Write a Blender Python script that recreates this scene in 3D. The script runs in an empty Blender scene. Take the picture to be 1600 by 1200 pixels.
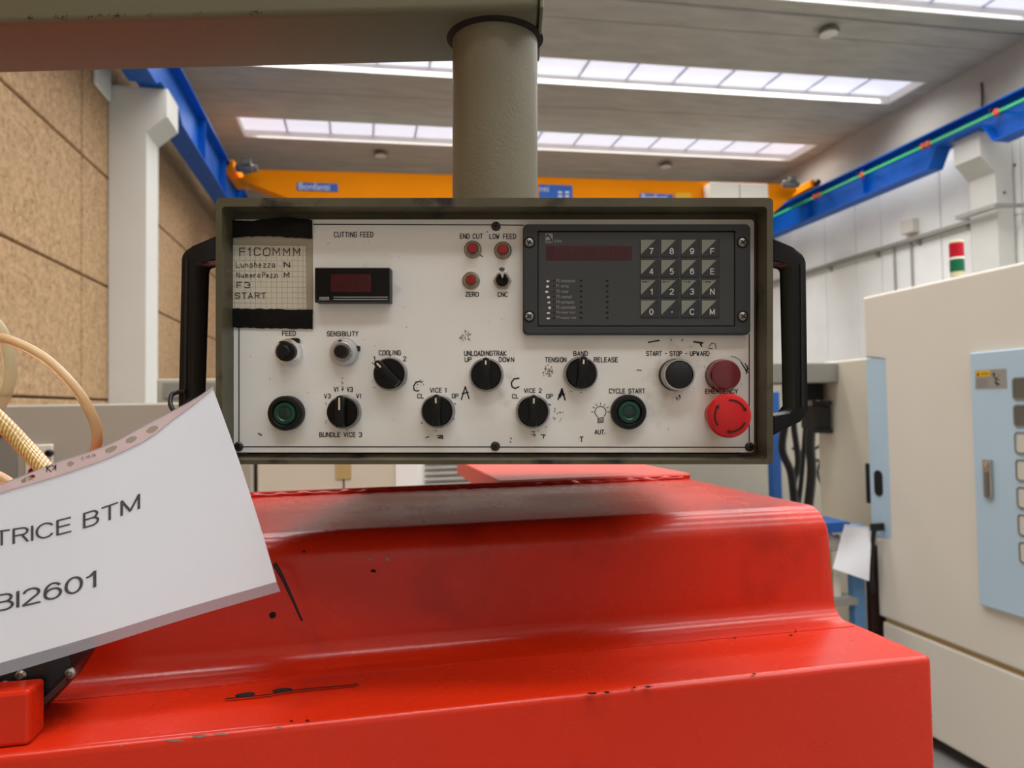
import bpy, bmesh, math, random
from mathutils import Vector, Matrix
from math import radians, sin, cos, pi, atan2, hypot
random.seed(7)
SC = bpy.context.scene
COL = SC.collection
F = 1110.0                                   # focal length in pixels of a 1600 px wide picture

# ------------------------------------------------------------------ camera, world, exposure
CAMP = Vector((0, 0, 1.55))
R3 = Matrix.Rotation(radians(-12.2), 3, 'Z') @ Matrix.Rotation(radians(90 + 1.86), 3, 'X') @ Matrix.Rotation(radians(-1.0), 3, 'Z')
cd = bpy.data.cameras.new('camera'); cam = bpy.data.objects.new('camera', cd); COL.objects.link(cam)
cam.matrix_world = Matrix.Translation(CAMP) @ R3.to_4x4()
cd.sensor_width = 36; cd.lens = 36 * F / 1600; cd.clip_start = 0.02; cd.clip_end = 100
cd.dof.use_dof = True; cd.dof.focus_distance = 0.625; cd.dof.aperture_fstop = 8.5
SC.camera = cam
w = bpy.data.worlds.new('daylight'); SC.world = w; w.use_nodes = True
w.node_tree.nodes['Background'].inputs[0].default_value = (0.75, 0.85, 1, 1)
w.node_tree.nodes['Background'].inputs[1].default_value = 1.0
SC.view_settings.view_transform = 'Standard'; SC.view_settings.look = 'None'
SC.view_settings.gamma = 1; SC.view_settings.use_curve_mapping = False
SC.view_settings.exposure = 0.0
SKY_E = 0.62         # glow of the daylit polycarbonate rooflights

SKY_W = 360          # daylight falling down through each rooflight (W)
for k in range(7):
    ld = bpy.data.lights.new('rooflight_daylight', 'AREA'); ld.shape = 'RECTANGLE'; ld.size = 12.6; ld.size_y = 0.95; ld.energy = SKY_W
    ld.color = (1.0, 0.99, 0.985); ld.spread = radians(150)
    lo = bpy.data.objects.new('rooflight_daylight', ld); COL.objects.link(lo)
    lo.location = (4.12, 15.68 - 3.27 * k - .185, 7.68); lo.rotation_euler = (0, 0, math.atan(-0.045))

# ------------------------------------------------------------------ frames and pixel helpers
WF = Matrix.Identity(4)
PF = Matrix.Translation(CAMP) @ R3.to_4x4()          # the pendant's own tilt: frame of panel, arm and sheet
SKEW = -0.045
CF = Matrix.Translation((0, 15.3, 0)) @ Matrix.Rotation(math.atan(SKEW), 4, 'Z')   # crane girder and roof slabs run slightly skew
def ray(px, py): return R3 @ Vector((px - 800, 600 - py, -F))
def on(px, py, ax, v):
    d = ray(px, py); return CAMP + d * ((v - CAMP[ax]) / d[ax])
def onf(px, py, fr, ax, v):
    inv = fr.inverted(); o = inv @ CAMP; d = inv.to_3x3() @ ray(px, py)
    return o + d * ((v - o[ax]) / d[ax])
def L(px, py, d): return Vector(((px - 800) * d / F, (600 - py) * d / F, -d))
def P(px, py, d): return CAMP + ray(px, py) * (d / F)

# ------------------------------------------------------------------ materials
def lin(c): return tuple((v / 255 / 12.92 if v <= 10 else ((v / 255 + .055) / 1.055) ** 2.4) for v in c) + (1,)
def mat(name, rgb, rough=.5, metal=0, var=.0, vs=20, vstretch=(1, 1, 1), bump=0, bs=300, rv=0, speck=None, spec=.5,
        trans=0, alpha=1, emis=0, ecol=None, coat=0, patch=None, sss=0, ior=1.45):
    m = bpy.data.materials.new(name); m.use_nodes = True; nt = m.node_tree; N = nt.nodes; K = nt.links
    b = N['Principled BSDF']; c = lin(rgb)
    b.inputs['Base Color'].default_value = c; b.inputs['Roughness'].default_value = rough; b.inputs['Metallic'].default_value = metal
    b.inputs['Specular IOR Level'].default_value = spec; b.inputs['Transmission Weight'].default_value = trans
    b.inputs['Alpha'].default_value = alpha; b.inputs['Coat Weight'].default_value = coat; b.inputs['IOR'].default_value = ior
    b.inputs['Coat Roughness'].default_value = .12
    if sss: b.inputs['Subsurface Weight'].default_value = sss; b.inputs['Subsurface Scale'].default_value = .005
    if emis: b.inputs['Emission Strength'].default_value = emis; b.inputs['Emission Color'].default_value = lin(ecol or rgb)
    tc = N.new('ShaderNodeTexCoord'); mp = N.new('ShaderNodeMapping'); K.new(tc.outputs['Object'], mp.inputs[0]); mp.inputs['Scale'].default_value = vstretch
    def noise(s, det=4, src=None, r=.55):
        n = N.new('ShaderNodeTexNoise'); n.inputs['Scale'].default_value = s; n.inputs['Detail'].default_value = det
        n.inputs['Roughness'].default_value = r; K.new((src or mp).outputs[0] if src is None else src, n.inputs['Vector']); return n
    col = None
    if var:
        n = noise(vs); r = N.new('ShaderNodeMapRange'); r.inputs[1].default_value = .3; r.inputs[2].default_value = .7
        r.inputs[3].default_value = 1 - var; r.inputs[4].default_value = 1 + var; K.new(n.outputs['Fac'], r.inputs[0])
        v = N.new('ShaderNodeVectorMath'); v.operation = 'SCALE'; v.inputs[0].default_value = c[:3]; K.new(r.outputs[0], v.inputs['Scale']); col = v.outputs[0]
    for s in ([speck] if isinstance(speck, tuple) else (speck or [])):          # (rgb, scale, threshold, softness)
        n = noise(s[1], 5, tc.outputs['Object'], .6); r = N.new('ShaderNodeMapRange'); r.inputs[1].default_value = s[2]; r.inputs[2].default_value = s[2] + s[3]
        K.new(n.outputs['Fac'], r.inputs[0]); mx = N.new('ShaderNodeMix'); mx.data_type = 'RGBA'
        K.new(r.outputs[0], mx.inputs[0]); mx.inputs[6].default_value = c
        if col: K.new(col, mx.inputs[6])
        mx.inputs[7].default_value = lin(s[0]); col = mx.outputs[2]
    if col: K.new(col, b.inputs['Base Color'])
    if rv:
        n = noise(vs * 1.7); r = N.new('ShaderNodeMapRange'); r.inputs[1].default_value = .3; r.inputs[2].default_value = .7
        r.inputs[3].default_value = max(0, rough - rv); r.inputs[4].default_value = rough + rv; K.new(n.outputs['Fac'], r.inputs[0]); K.new(r.outputs[0], b.inputs['Roughness'])
    if bump:
        n = noise(bs, 3); bp = N.new('ShaderNodeBump'); bp.inputs['Strength'].default_value = bump; bp.inputs['Distance'].default_value = .3 / bs
        K.new(n.outputs['Fac'], bp.inputs['Height']); K.new(bp.outputs[0], b.inputs['Normal'])
    return m
M = {}
def D(k, *a, **kw): M[k] = mat(k, *a, **kw)
D('face_plate_metal', (238, 237, 232), .42, 0, var=.05, vs=7, bump=.04, bs=900, rv=.08,
  speck=[((176, 166, 150), 9, .62, .16), ((70, 62, 54), 95, .735, .03)])
D('olive_enamel', (80, 75, 56), .45, 0, var=.22, vs=14, bump=.08, bs=160, rv=.12, speck=((24, 20, 16), 22, .56, .12))
D('grey_green_enamel', (118, 112, 92), .42, 0, var=.04, vs=6, bump=.35, bs=330, speck=((52, 30, 22), 130, .76, .02))
D('grey_green_beam', (108, 106, 84), .5, 0, var=.05, vs=4, bump=.1, bs=150, speck=[((50, 28, 20), 55, .72, .02)])
D('grime', (30, 24, 20), .8, var=.3, vs=120)
D('black_plastic', (13, 13, 14), .38, spec=.35, bump=.05, bs=900)
D('black_gloss', (6, 6, 7), .2, spec=.3)
D('black_satin', (22, 22, 23), .42)
D('black_tape', (6, 6, 8), .5, spec=.25, bump=.35, bs=70)
D('marker_ink', (22, 20, 20), .7)
D('legend_ink', (34, 32, 30), .6)
D('faded_ink', (140, 128, 116), .8, var=.3, vs=300)
D('chrome', (225, 225, 228), .12, 1)
D('satin_metal', (178, 176, 172), .35, .9, var=.06, vs=200)
D('dial_metal', (196, 196, 200), .38, .75)
D('nickel_nut', (160, 148, 130), .4, .8, var=.1, vs=300)
D('screw_black', (70, 66, 64), .4, .7)
D('screw_steel', (150, 148, 142), .35, .9)
D('red_push', (150, 16, 26), .3)
D('red_lens', (100, 4, 22), .18, var=.12, vs=90, coat=.4)
D('red_stop', (196, 22, 26), .32)
D('green_lens', (0, 60, 44), .3, coat=.1)
D('green_lens_dark', (0, 40, 32), .25, coat=.3)
D('pointer_white', (222, 206, 180), .5)
D('keypad_grey', (52, 54, 56), .45, bump=.12, bs=1200)
D('keypad_panel', (60, 62, 62), .42)
D('key_dark', (44, 46, 48), .42)
D('key_light', (132, 133, 122), .45)
D('key_text', (214, 214, 210), .5)
D('key_text_dim', (150, 150, 148), .5)
D('display_red', (58, 14, 20), .22, emis=.02, ecol=(150, 20, 40))
D('meter_red', (58, 0, 12), .15, emis=.01, ecol=(170, 0, 40))
D('digit_ghost', (50, 4, 13), .4)
D('led_dark', (40, 22, 24), .4)
D('white_paint', (226, 222, 214), .6)
D('squared_paper', (212, 205, 186), .7, var=.03, vs=30)
D('paper_rule', (168, 158, 138), .8)
D('film', (200, 190, 170), .3, alpha=.35)
D('pencil', (78, 72, 70), .8)
D('paper_white', (242, 245, 252), .55, var=.012, vs=12)
D('sleeve_film', (244, 244, 250), .16, alpha=.08, spec=.8)
D('sleeve_strip', (228, 202, 202), .25, alpha=.93, var=.04, vs=30)
D('sleeve_edge', (176, 176, 184), .2, alpha=.6, spec=.8)
D('print_black', (22, 22, 24), .5)
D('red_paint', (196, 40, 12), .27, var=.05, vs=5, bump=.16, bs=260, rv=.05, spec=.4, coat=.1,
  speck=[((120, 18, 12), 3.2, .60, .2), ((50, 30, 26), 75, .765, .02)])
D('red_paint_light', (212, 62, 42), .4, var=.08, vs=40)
D('chip_grey', (150, 130, 116), .8, spec=0, var=.3, vs=300)
D('chip_dark', (48, 30, 26), .9, spec=0)
D('hose_clear', (236, 204, 152), .22, trans=.45, sss=.2, var=.05, vs=30)
D('hose_pale', (206, 198, 156), .2, alpha=.5, var=.06, vs=40)
D('concrete', (178, 174, 162), .85, var=.13, vs=1.1, vstretch=(1, 4, 1), bump=.15, bs=12)
D('concrete_pale', (186, 182, 172), .85, var=.08, vs=1.2, vstretch=(1, .5, 2), bump=.1, bs=12)
D('tan_aggregate', (178, 146, 108), .9, var=.22, vs=13, bump=.5, bs=30, speck=((134, 102, 70), 24, .53, .14))
D('joint_dark', (92, 70, 50), .9)
D('joint_grey', (120, 120, 116), .9)
D('pillar_white', (212, 211, 204), .7, var=.02, vs=2)
D('wall_white', (247, 248, 244), .7, var=.04, vs=1.2)
D('crane_blue', (6, 90, 184), .45, spec=.25, var=.12, vs=3)
D('crane_orange', (255, 150, 0), .7, spec=.15, var=.03, vs=2)
D('sign_blue', (30, 96, 190), .5)
D('sign_white', (225, 232, 242), .5)
D('sign_yellow', (230, 180, 20), .5)
D('rail_green', (60, 190, 110), .5)
D('hanger_red', (220, 70, 40), .5)
D('galvanised', (168, 168, 162), .5, .6, var=.06, vs=10)
D('grey_cast', (120, 118, 114), .5, .4)
D('machine_cream', (222, 217, 204), .45, var=.02, vs=2)
D('machine_grey', (168, 162, 148), .5, var=.03, vs=2)
D('machine_cream_pale', (214, 208, 188), .5, var=.03, vs=2)
D('machine_grey_dark', (128, 126, 118), .55, var=.05, vs=3)
D('door_blue', (180, 206, 222), .4, var=.02, vs=2)
D('post_blue', (34, 88, 160), .5)
D('post_blue_pale', (96, 142, 190), .5)
D('window_dark', (98, 96, 88), .25)
D('window_pale', (206, 204, 192), .3)
D('cardboard', (176, 146, 108), .8)
D('brown_steel', (62, 38, 34), .6)
D('cable_black', (24, 26, 28), .5)
D('beacon_red', (168, 8, 34), .3)
D('beacon_green', (10, 92, 62), .3)
D('beige_plastic', (196, 190, 160), .5)
D('rear_grey', (215, 213, 208), .8)
D('floor_concrete', (122, 121, 118), .6, var=.12, vs=1.5)
D('pane_glow', (236, 238, 255), .5, emis=SKY_E, ecol=(236, 238, 252))
D('pane_bar', (214, 214, 232), .6)
D('curb_white', (226, 222, 216), .7)
D('dark_gap', (16, 15, 14), .8)
D('lamp_face', (222, 220, 212), .4)
D('sticker_tan', (184, 160, 106), .6)

# braided hose: a real helix relief comes from the mesh; the cord colour runs with the UVs
def braid():
    m = bpy.data.materials.new('hose_braided'); m.use_nodes = True; nt = m.node_tree; N = nt.nodes; K = nt.links
    b = N['Principled BSDF']; b.inputs['Roughness'].default_value = .2; b.inputs['Coat Weight'].default_value = .4
    b.inputs['Transmission Weight'].default_value = .15
    uv = N.new('ShaderNodeTexCoord'); out = None; hs = None
    for s in (1, -1):
        mp = N.new('ShaderNodeMapping'); mp.inputs['Rotation'].default_value = (0, 0, s * radians(58)); K.new(uv.outputs['UV'], mp.inputs[0])
        wv = N.new('ShaderNodeTexWave'); wv.inputs['Scale'].default_value = 95 if s > 0 else 60; wv.inputs['Distortion'].default_value = .2; K.new(mp.outputs[0], wv.inputs[0])
        if out is None: out = wv.outputs['Fac']
        else:
            mm = N.new('ShaderNodeMath'); mm.operation = 'MULTIPLY'; K.new(out, mm.inputs[0])
            ad = N.new('ShaderNodeMath'); ad.operation = 'MULTIPLY_ADD'; K.new(wv.outputs['Fac'], ad.inputs[0]); ad.inputs[1].default_value = .35; ad.inputs[2].default_value = .65
            K.new(ad.outputs[0], mm.inputs[1]); out = mm.outputs[0]
    mx = N.new('ShaderNodeMix'); mx.data_type = 'RGBA'; K.new(out, mx.inputs[0]); mx.inputs[6].default_value = lin((176, 128, 44)); mx.inputs[7].default_value = lin((248, 226, 160))
    K.new(mx.outputs[2], b.inputs['Base Color']); M['hose_braided'] = m
braid()

# ------------------------------------------------------------------ object helpers
ORG = {}; FRM = {}
def put(name, bm, mats, parent=None, frame=None, org=None, smooth=False, label=None, cat=None, group=None, kind=None):
    if parent is not None: frame = FRM[parent.name]
    elif frame is None: frame = WF
    me = bpy.data.meshes.new(name)
    if org is None:
        if bm.verts:
            xs = [v.co for v in bm.verts]
            lo = Vector([min(v[i] for v in xs) for i in range(3)]); hi = Vector([max(v[i] for v in xs) for i in range(3)])
            org = (lo + hi) / 2
        else: org = Vector()
    org = Vector(org)
    for v in bm.verts: v.co -= org
    bmesh.ops.recalc_face_normals(bm, faces=bm.faces)
    ly = bm.faces.layers.int.get('done')
    if ly: bm.faces.layers.int.remove(ly)
    bm.to_mesh(me); bm.free()
    for m in (mats if isinstance(mats, (list, tuple)) else [mats]): me.materials.append(M[m])
    if smooth:
        me.polygons.foreach_set('use_smooth', [True] * len(me.polygons))
        try: me.set_sharp_from_angle(angle=radians(35))
        except Exception: pass
    o = bpy.data.objects.new(name, me); COL.objects.link(o)
    ORG[o.name] = org; FRM[o.name] = frame
    if parent is not None: o.parent = parent; o.location = org - ORG[parent.name]
    else: o.matrix_world = frame @ Matrix.Translation(org)
    tag(o, label, cat, group, kind); return o
def tag(o, label=None, cat=None, group=None, kind=None):
    if label: o['label'] = label
    if cat: o['category'] = cat
    if group: o['group'] = group
    if kind: o['kind'] = kind
def thing(name, org, label, cat, frame=None, group=None):
    o = bpy.data.objects.new(name, None); COL.objects.link(o); frame = frame or WF
    o.empty_display_size = .02; ORG[o.name] = Vector(org); FRM[o.name] = frame
    o.matrix_world = frame @ Matrix.Translation(Vector(org)); tag(o, label, cat, group); return o
def nb(): return bmesh.new()
def setm(bm, n0, mi):
    ly = bm.faces.layers.int.get('done') or bm.faces.layers.int.new('done')
    for f in bm.faces:
        if f[ly] == 0: f.material_index = mi; f[ly] = 1
def box(bm, a, b, bev=0, seg=2, mi=0):
    n0 = len(bm.faces); a, b = Vector(a), Vector(b)
    vs = [bm.verts.new((x, y, z)) for x in (a.x, b.x) for y in (a.y, b.y) for z in (a.z, b.z)]
    fs = [bm.faces.new([vs[i] for i in q]) for q in ((0, 1, 3, 2), (4, 6, 7, 5), (0, 4, 5, 1), (2, 3, 7, 6), (0, 2, 6, 4), (1, 5, 7, 3))]
    if bev:
        es = {e for f in fs for e in f.edges}
        bmesh.ops.bevel(bm, geom=list(es), offset=bev, segments=seg, affect='EDGES', profile=.5)
    setm(bm, n0, mi); return bm
def prism(bm, pts, a, b, plane='xy', mi=0, bev=0):
    """polygon in a plane, extruded between a and b along the third axis"""
    n0 = len(bm.faces)
    def q(p, t): return {'xy': (p[0], p[1], t), 'yz': (t, p[0], p[1]), 'xz': (p[0], t, p[1])}[plane]
    A = [bm.verts.new(q(p, a)) for p in pts]; B = [bm.verts.new(q(p, b)) for p in pts]; n = len(pts)
    fa = bm.faces.new(A); fb = bm.faces.new(B[::-1])
    for i in range(n): bm.faces.new([A[i], A[(i + 1) % n], B[(i + 1) % n], B[i]])
    if bev: bmesh.ops.bevel(bm, geom=list(set(fa.edges) | set(fb.edges)), offset=bev, segments=2, affect='EDGES', profile=.5)
    setm(bm, n0, mi); return bm
def rrect(x0, y0, x1, y1, r, n=5):
    x0, x1 = min(x0, x1), max(x0, x1); y0, y1 = min(y0, y1), max(y0, y1); o = []
    for cx, cy, a in ((x1 - r, y1 - r, 0), (x0 + r, y1 - r, 90), (x0 + r, y0 + r, 180), (x1 - r, y0 + r, 270)):
        for k in range(n + 1): t = radians(a + 90 * k / n); o.append((cx + r * cos(t), cy + r * sin(t)))
    return o
def ring(bm, outer, inner, a, b, mi=0):
    """frame between two loops with the same number of points, extruded in z"""
    n0 = len(bm.faces); n = len(outer)
    V = [[bm.verts.new((p[0], p[1], t)) for p in lp] for lp in (outer, inner) for t in (a, b)]
    for i in range(n):
        j = (i + 1) % n
        bm.faces.new([V[0][i], V[0][j], V[1][j], V[1][i]]); bm.faces.new([V[2][j], V[2][i], V[3][i], V[3][j]])
        bm.faces.new([V[1][i], V[1][j], V[3][j], V[3][i]]); bm.faces.new([V[0][j], V[0][i], V[2][i], V[2][j]])
    setm(bm, n0, mi); return bm
def lathe(bm, prof, c, seg=40, mi=0, axis='z'):
    n0 = len(bm.faces); rows = []
    for r, h in prof:
        if r < 1e-7: rows.append([bm.verts.new((0, 0, h))])
        else: rows.append([bm.verts.new((r * cos(2 * pi * k / seg), r * sin(2 * pi * k / seg), h)) for k in range(seg)])
    for A, B in zip(rows, rows[1:]):
        for k in range(seg):
            j = (k + 1) % seg
            if len(A) == 1 and len(B) == 1: continue
            if len(A) == 1: bm.faces.new([A[0], B[k], B[j]])
            elif len(B) == 1: bm.faces.new([A[k], A[j], B[0]])
            else: bm.faces.new([A[k], A[j], B[j], B[k]])
    for rw in rows:
        for v in rw:
            x, y, z = v.co
            if axis == 'x': v.co = (z, x, y)
            elif axis == 'y': v.co = (x, z, y)
            v.co += Vector(c)
    setm(bm, n0, mi); return bm
def cyl(bm, c, r, h0, h1, seg=32, mi=0, axis='z', bev=0):
    s = 1 if h1 > h0 else -1
    p = [(0, h0), (r, h0), (r, h1 - s * bev), (r - bev, h1), (0, h1)] if bev else [(0, h0), (r, h0), (r, h1), (0, h1)]
    return lathe(bm, p, c, seg, mi, axis)
def smooth_pts(pts, n=8):
    pts = [Vector(p) for p in pts]; o = []
    for i in range(len(pts) - 1):
        p0, p1, p2, p3 = pts[max(i - 1, 0)], pts[i], pts[i + 1], pts[min(i + 2, len(pts) - 1)]
        for k in range(n):
            t = k / n; o.append(.5 * ((2 * p1) + (p2 - p0) * t + (2 * p0 - 5 * p1 + 4 * p2 - p3) * t * t + (3 * p1 - p0 - 3 * p2 + p3) * t ** 3))
    return o + [pts[-1]]
def tube(bm, pts, r, seg=12, mi=0, n=8, sm=True):
    n0 = len(bm.faces); pts = smooth_pts(pts, n) if sm else [Vector(p) for p in pts]; rows = []; ln = 0; lens = []
    up = Vector((0, 0, 1)); nrm = None
    for i, p in enumerate(pts):
        t = (pts[min(i + 1, len(pts) - 1)] - pts[max(i - 1, 0)]).normalized()
        if nrm is None: nrm = t.orthogonal().normalized()
        nrm = (nrm - t * nrm.dot(t)).normalized(); bi = t.cross(nrm)
        if i: ln += (p - pts[i - 1]).length
        lens.append(ln); rr = r(i / (len(pts) - 1)) if callable(r) else r
        rows.append([bm.verts.new(p + (nrm * cos(2 * pi * k / seg) + bi * sin(2 * pi * k / seg)) * rr) for k in range(seg)])
    uvl = bm.loops.layers.uv.verify()
    for i in range(len(rows) - 1):
        for k in range(seg):
            j = (k + 1) % seg; f = bm.faces.new([rows[i][k], rows[i][j], rows[i + 1][j], rows[i + 1][k]])
            for lp, (u, v) in zip(f.loops, ((k, lens[i]), (k + 1, lens[i]), (k + 1, lens[i + 1]), (k, lens[i + 1]))): lp[uvl].uv = (u / seg * .05, v)
    bm.faces.new(rows[0][::-1]); bm.faces.new(rows[-1]); setm(bm, n0, mi); return bm
def ribbon(bm, pts, wd, z, mi=0, mp=None, closed=False):
    """a drawn stroke: flat quads along a polyline; mp maps (x, y) to a point"""
    n0 = len(bm.faces); P2 = [Vector(p) for p in pts]
    P2 = [p for i, p in enumerate(P2) if i == 0 or (p - P2[i - 1]).length > 1e-7]
    if closed: P2.append(P2[0])
    T = [(b - a).normalized() for a, b in zip(P2, P2[1:])]
    if not T: return bm
    for i in range(1, len(T)):                # sharp turns are drawn as two strokes
        if T[i - 1].dot(T[i]) < .2:
            ribbon(bm, P2[:i + 1], wd, z, mi, mp); return ribbon(bm, P2[i:], wd, z, mi, mp)
    L_, R_ = [], []
    for i, p in enumerate(P2):
        if i == 0 and closed or i == len(P2) - 1 and closed: t0, t1 = T[-1], T[0]
        else: t0, t1 = T[max(i - 1, 0)], T[min(i, len(T) - 1)]
        m_ = t0 + t1
        m_ = m_.normalized() if m_.length > 1e-3 else t0
        nn = Vector((-m_.y, m_.x)); k = wd / 2 / max(.45, nn.dot(Vector((-t1.y, t1.x))))
        e = Vector((0, 0)) if closed else (-T[0] * wd * .3 if i == 0 else (T[-1] * wd * .3 if i == len(P2) - 1 else Vector((0, 0))))
        L_.append(p + nn * k + e); R_.append(p - nn * k + e)
    f_ = (lambda q: bm.verts.new(mp(q.x, q.y))) if mp else (lambda q: bm.verts.new((q.x, q.y, z)))
    A = [f_(q) for q in L_]; B = [f_(q) for q in R_]
    for i in range(len(A) - 1): bm.faces.new([A[i], A[i + 1], B[i + 1], B[i]])
    setm(bm, n0, mi); return bm
def poly(bm, pts, mi=0):
    n0 = len(bm.faces); bm.faces.new([bm.verts.new(p) for p in pts]); setm(bm, n0, mi); return bm

# ------------------------------------------------------------------ lettering
_tc = {}
def text_unit(s):
    if s in _tc: return _tc[s]
    cu = bpy.data.curves.new('t', 'FONT'); cu.body = s; cu.resolution_u = 3; o = bpy.data.objects.new('t', cu); COL.objects.link(o)
    bpy.context.view_layer.update(); dg = bpy.context.evaluated_depsgraph_get(); me = o.evaluated_get(dg).to_mesh()
    vs = [(v.co.x, v.co.y) for v in me.vertices]; fs = [tuple(p.vertices) for p in me.polygons]
    o.evaluated_get(dg).to_mesh_clear(); bpy.data.objects.remove(o); bpy.data.curves.remove(cu)
    x0 = min(v[0] for v in vs); x1 = max(v[0] for v in vs); y0 = min(v[1] for v in vs); y1 = max(v[1] for v in vs)
    _tc[s] = ([((x - x0) / (x1 - x0), (y - y0) / (y1 - y0)) for x, y in vs], fs); return _tc[s]
def text(bm, s, mp, mi=0):
    """mp maps unit box (0..1, 0..1) of the word to a point"""
    n0 = len(bm.faces); vs, fs = text_unit(s); V = [bm.verts.new(mp(x, y)) for x, y in vs]
    for f in fs:
        try: bm.faces.new([V[i] for i in f])
        except ValueError: pass
    setm(bm, n0, mi); return bm
def _a(cx, cy, rx, ry, a0, a1, n=14): return [(cx + rx * cos(radians(a0 + (a1 - a0) * k / n)), cy + ry * sin(radians(a0 + (a1 - a0) * k / n))) for k in range(n + 1)]
HV = {  # plain grotesque letters as centre lines, cap height 1: (width, strokes)
 'T': (.66, [[(0, 1), (.66, 1)], [(.33, 1), (.33, 0)]]), 'I': (.0, [[(0, 0), (0, 1)]]), 'E': (.56, [[(.56, 1), (0, 1), (0, 0), (.58, 0)], [(0, .52), (.52, .52)]]),
 'F': (.52, [[(.54, 1), (0, 1), (0, 0)], [(0, .5), (.46, .5)]]), 'N': (.62, [[(0, 0), (0, 1), (.62, 0), (.62, 1)]]), 'M': (.76, [[(0, 0), (0, 1), (.38, .08), (.76, 1), (.76, 0)]]),
 'C': (.72, [_a(.38, .5, .38, .5, 38, 322, 26)]), 'R': (.62, [[(0, 0), (0, 1)] + [(.36, 1)] + _a(.36, .76, .25, .24, 90, -90)[1:] + [(0, .52)], [(.36, .52), (.62, 0)]]),
 'B': (.6, [[(0, .53), (0, 1), (.34, 1)] + _a(.34, .765, .23, .235, 90, -90)[1:] + [(0, .53)], [(.34, .53)] + _a(.34, .265, .27, .265, 90, -90)[1:] + [(0, 0), (0, .53)]]),
 '0': (.54, [_a(.27, .5, .27, .5, 90, 450, 30)]), '1': (.26, [[(0, .74), (.12, .79), (.26, 1), (.26, 0)]]), '2': (.54, [_a(.27, .72, .26, .28, 165, -35, 14) + [(.02, .06), (0, 0), (.56, 0)]]),
 '3': (.54, [_a(.26, .75, .24, .25, 150, -90, 14), _a(.26, .26, .28, .26, 90, -150, 14)]), '4': (.58, [[(.58, .25), (0, .25), (.44, 1), (.44, 0)]]),
 '5': (.54, [[(.5, 1), (.1, 1), (.04, .5)] + _a(.26, .33, .28, .33, 140, -140, 16)]), '6': (.54, [_a(.28, .33, .27, .33, 180, -180, 24), [(.01, .33), (.01, .5)] + _a(.29, .5, .28, .5, 180, 40, 12)]),
 '7': (.54, [[(0, 1), (.55, 1), (.32, .55), (.2, 0)]]), '8': (.54, [_a(.27, .75, .23, .25, 90, 450, 20), _a(.27, .26, .28, .26, 90, 450, 20)]),
 '9': (.54, [_a(.27, .67, .27, .33, 0, 360, 24), [(.54, .67), (.54, .5)] + _a(.26, .5, .28, .5, 0, -140, 12)]), ' ': (.22, [])}
def grotesque(bm, s, mp, wd, mi=0, gap=.2):
    X = 0; out = []
    for ch in s:
        w_, st = HV[ch]
        for q in st: out.append([(X + a_, b_) for a_, b_ in q])
        X += w_ + gap
    X -= gap
    for q in out:
        q2 = []
        for (a0, b0), (a1, b1) in zip(q, q[1:]):
            m_ = max(1, int(hypot(a1 - a0, b1 - b0) / .2))
            for k in range(m_): q2.append((a0 + (a1 - a0) * k / m_, b0 + (b1 - b0) * k / m_))
        q2.append(q[-1]); ribbon(bm, q2, wd, 0, mi, mp=lambda x, y: mp(x / X, y))
    return bm
# every point is two digits: x*2 (0-8) and y (0-6)
GS = {'A': '4|00 46 80,12 72', 'B': '4|00 06 56 75 74 53 03,53 82 81 60 00', 'C': '4|85 66 26 05 01 20 60 81', 'D': '4|00 06 56 84 82 50 00',
 'E': '3.6|70 00 06 76,03 63', 'F': '3.5|00 06 76,03 63', 'G': '4|85 66 26 05 01 20 60 81 83 53', 'H': '4|00 06,80 86,03 83', 'I': '1|00 06', 'K': '4|00 06,86 03 80',
 'L': '3.4|06 00 70', 'M': '4.4|00 06 42 86 80', 'N': '4|00 06 80 86', 'O': '4|26 05 01 20 60 81 85 66 26', 'P': '4|00 06 66 85 84 63 03',
 'R': '4|00 06 66 85 84 63 03,43 80', 'S': '4|85 66 26 05 04 23 63 82 81 60 20 01', 'T': '4|06 86,46 40', 'U': '4|06 01 20 60 81 86', 'V': '4|06 40 86',
 'W': '5|06 20 44 60 86', 'Y': '4|06 43 86,43 40', 'Z': '4|06 86 00 80', '1': '1.6|05 26 20', '2': '4|05 26 66 85 84 00 80', '3': '4|05 26 66 85 84 63 43,63 82 81 60 20 01',
 '-': '3|13 63', '+': '3.4|13 63,31 35', '.': '1|00 01', ' ': '2.6|', 'g': '3.4|64 24 13 21 61,64 6', 'u': '3|04 01 20 50 61,64 60', 'n': '3|00 04,03 24 53 60',
 'h': '3|00 06,03 24 53 60', 'e': '3.2|02 62 53 24 02 10 50', 'z': '3|04 64 00 60', 'a': '3.2|64 24 02 10 40 62,64 60', 'm': '4.4|00 04,03 24 43 40,43 64 83 80',
 'r': '2.6|00 04,02 34 54', 'o': '3.2|24 02 20 40 62 44 24', 'i': '1|00 04', 'l': '1|00 06'}
GS['g'] = '3.4|64 24 02 10 50 62,64 60 20'
def gl(ch):
    adv, s = GS[ch].split('|'); return float(adv), [[(int(a[0]) / 2, int(a[1])) for a in st.split()] for st in s.split(',') if st.strip()]
def stroke_text(s, x0, x1, y0, y1, jit=0, gap=1.7):
    """strokes of the word fitted to a box in picture-like coordinates (y down)"""
    X = 0; out = []
    for ch in s:
        adv, st = gl(ch)
        for q in st: out.append([(X + a + random.uniform(-jit, jit), b + random.uniform(-jit, jit)) for a, b in q])
        X += adv + gap
    X -= gap
    return [[(x0 + (x1 - x0) * a / X, y1 + (y0 - y1) * b / 6) for a, b in q] for q in out]

# ================================================================== THE HALL
FZ = -0.20; CZ = 7.60; XL = -3.15; XR = 11.10; YB = -6.5; YE = 19.0
fl = put('floor', box(nb(), (XL - .3, YB - .3, FZ - .2), (XR + .3, YE + .3, FZ)), 'floor_concrete', kind='structure')
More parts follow.
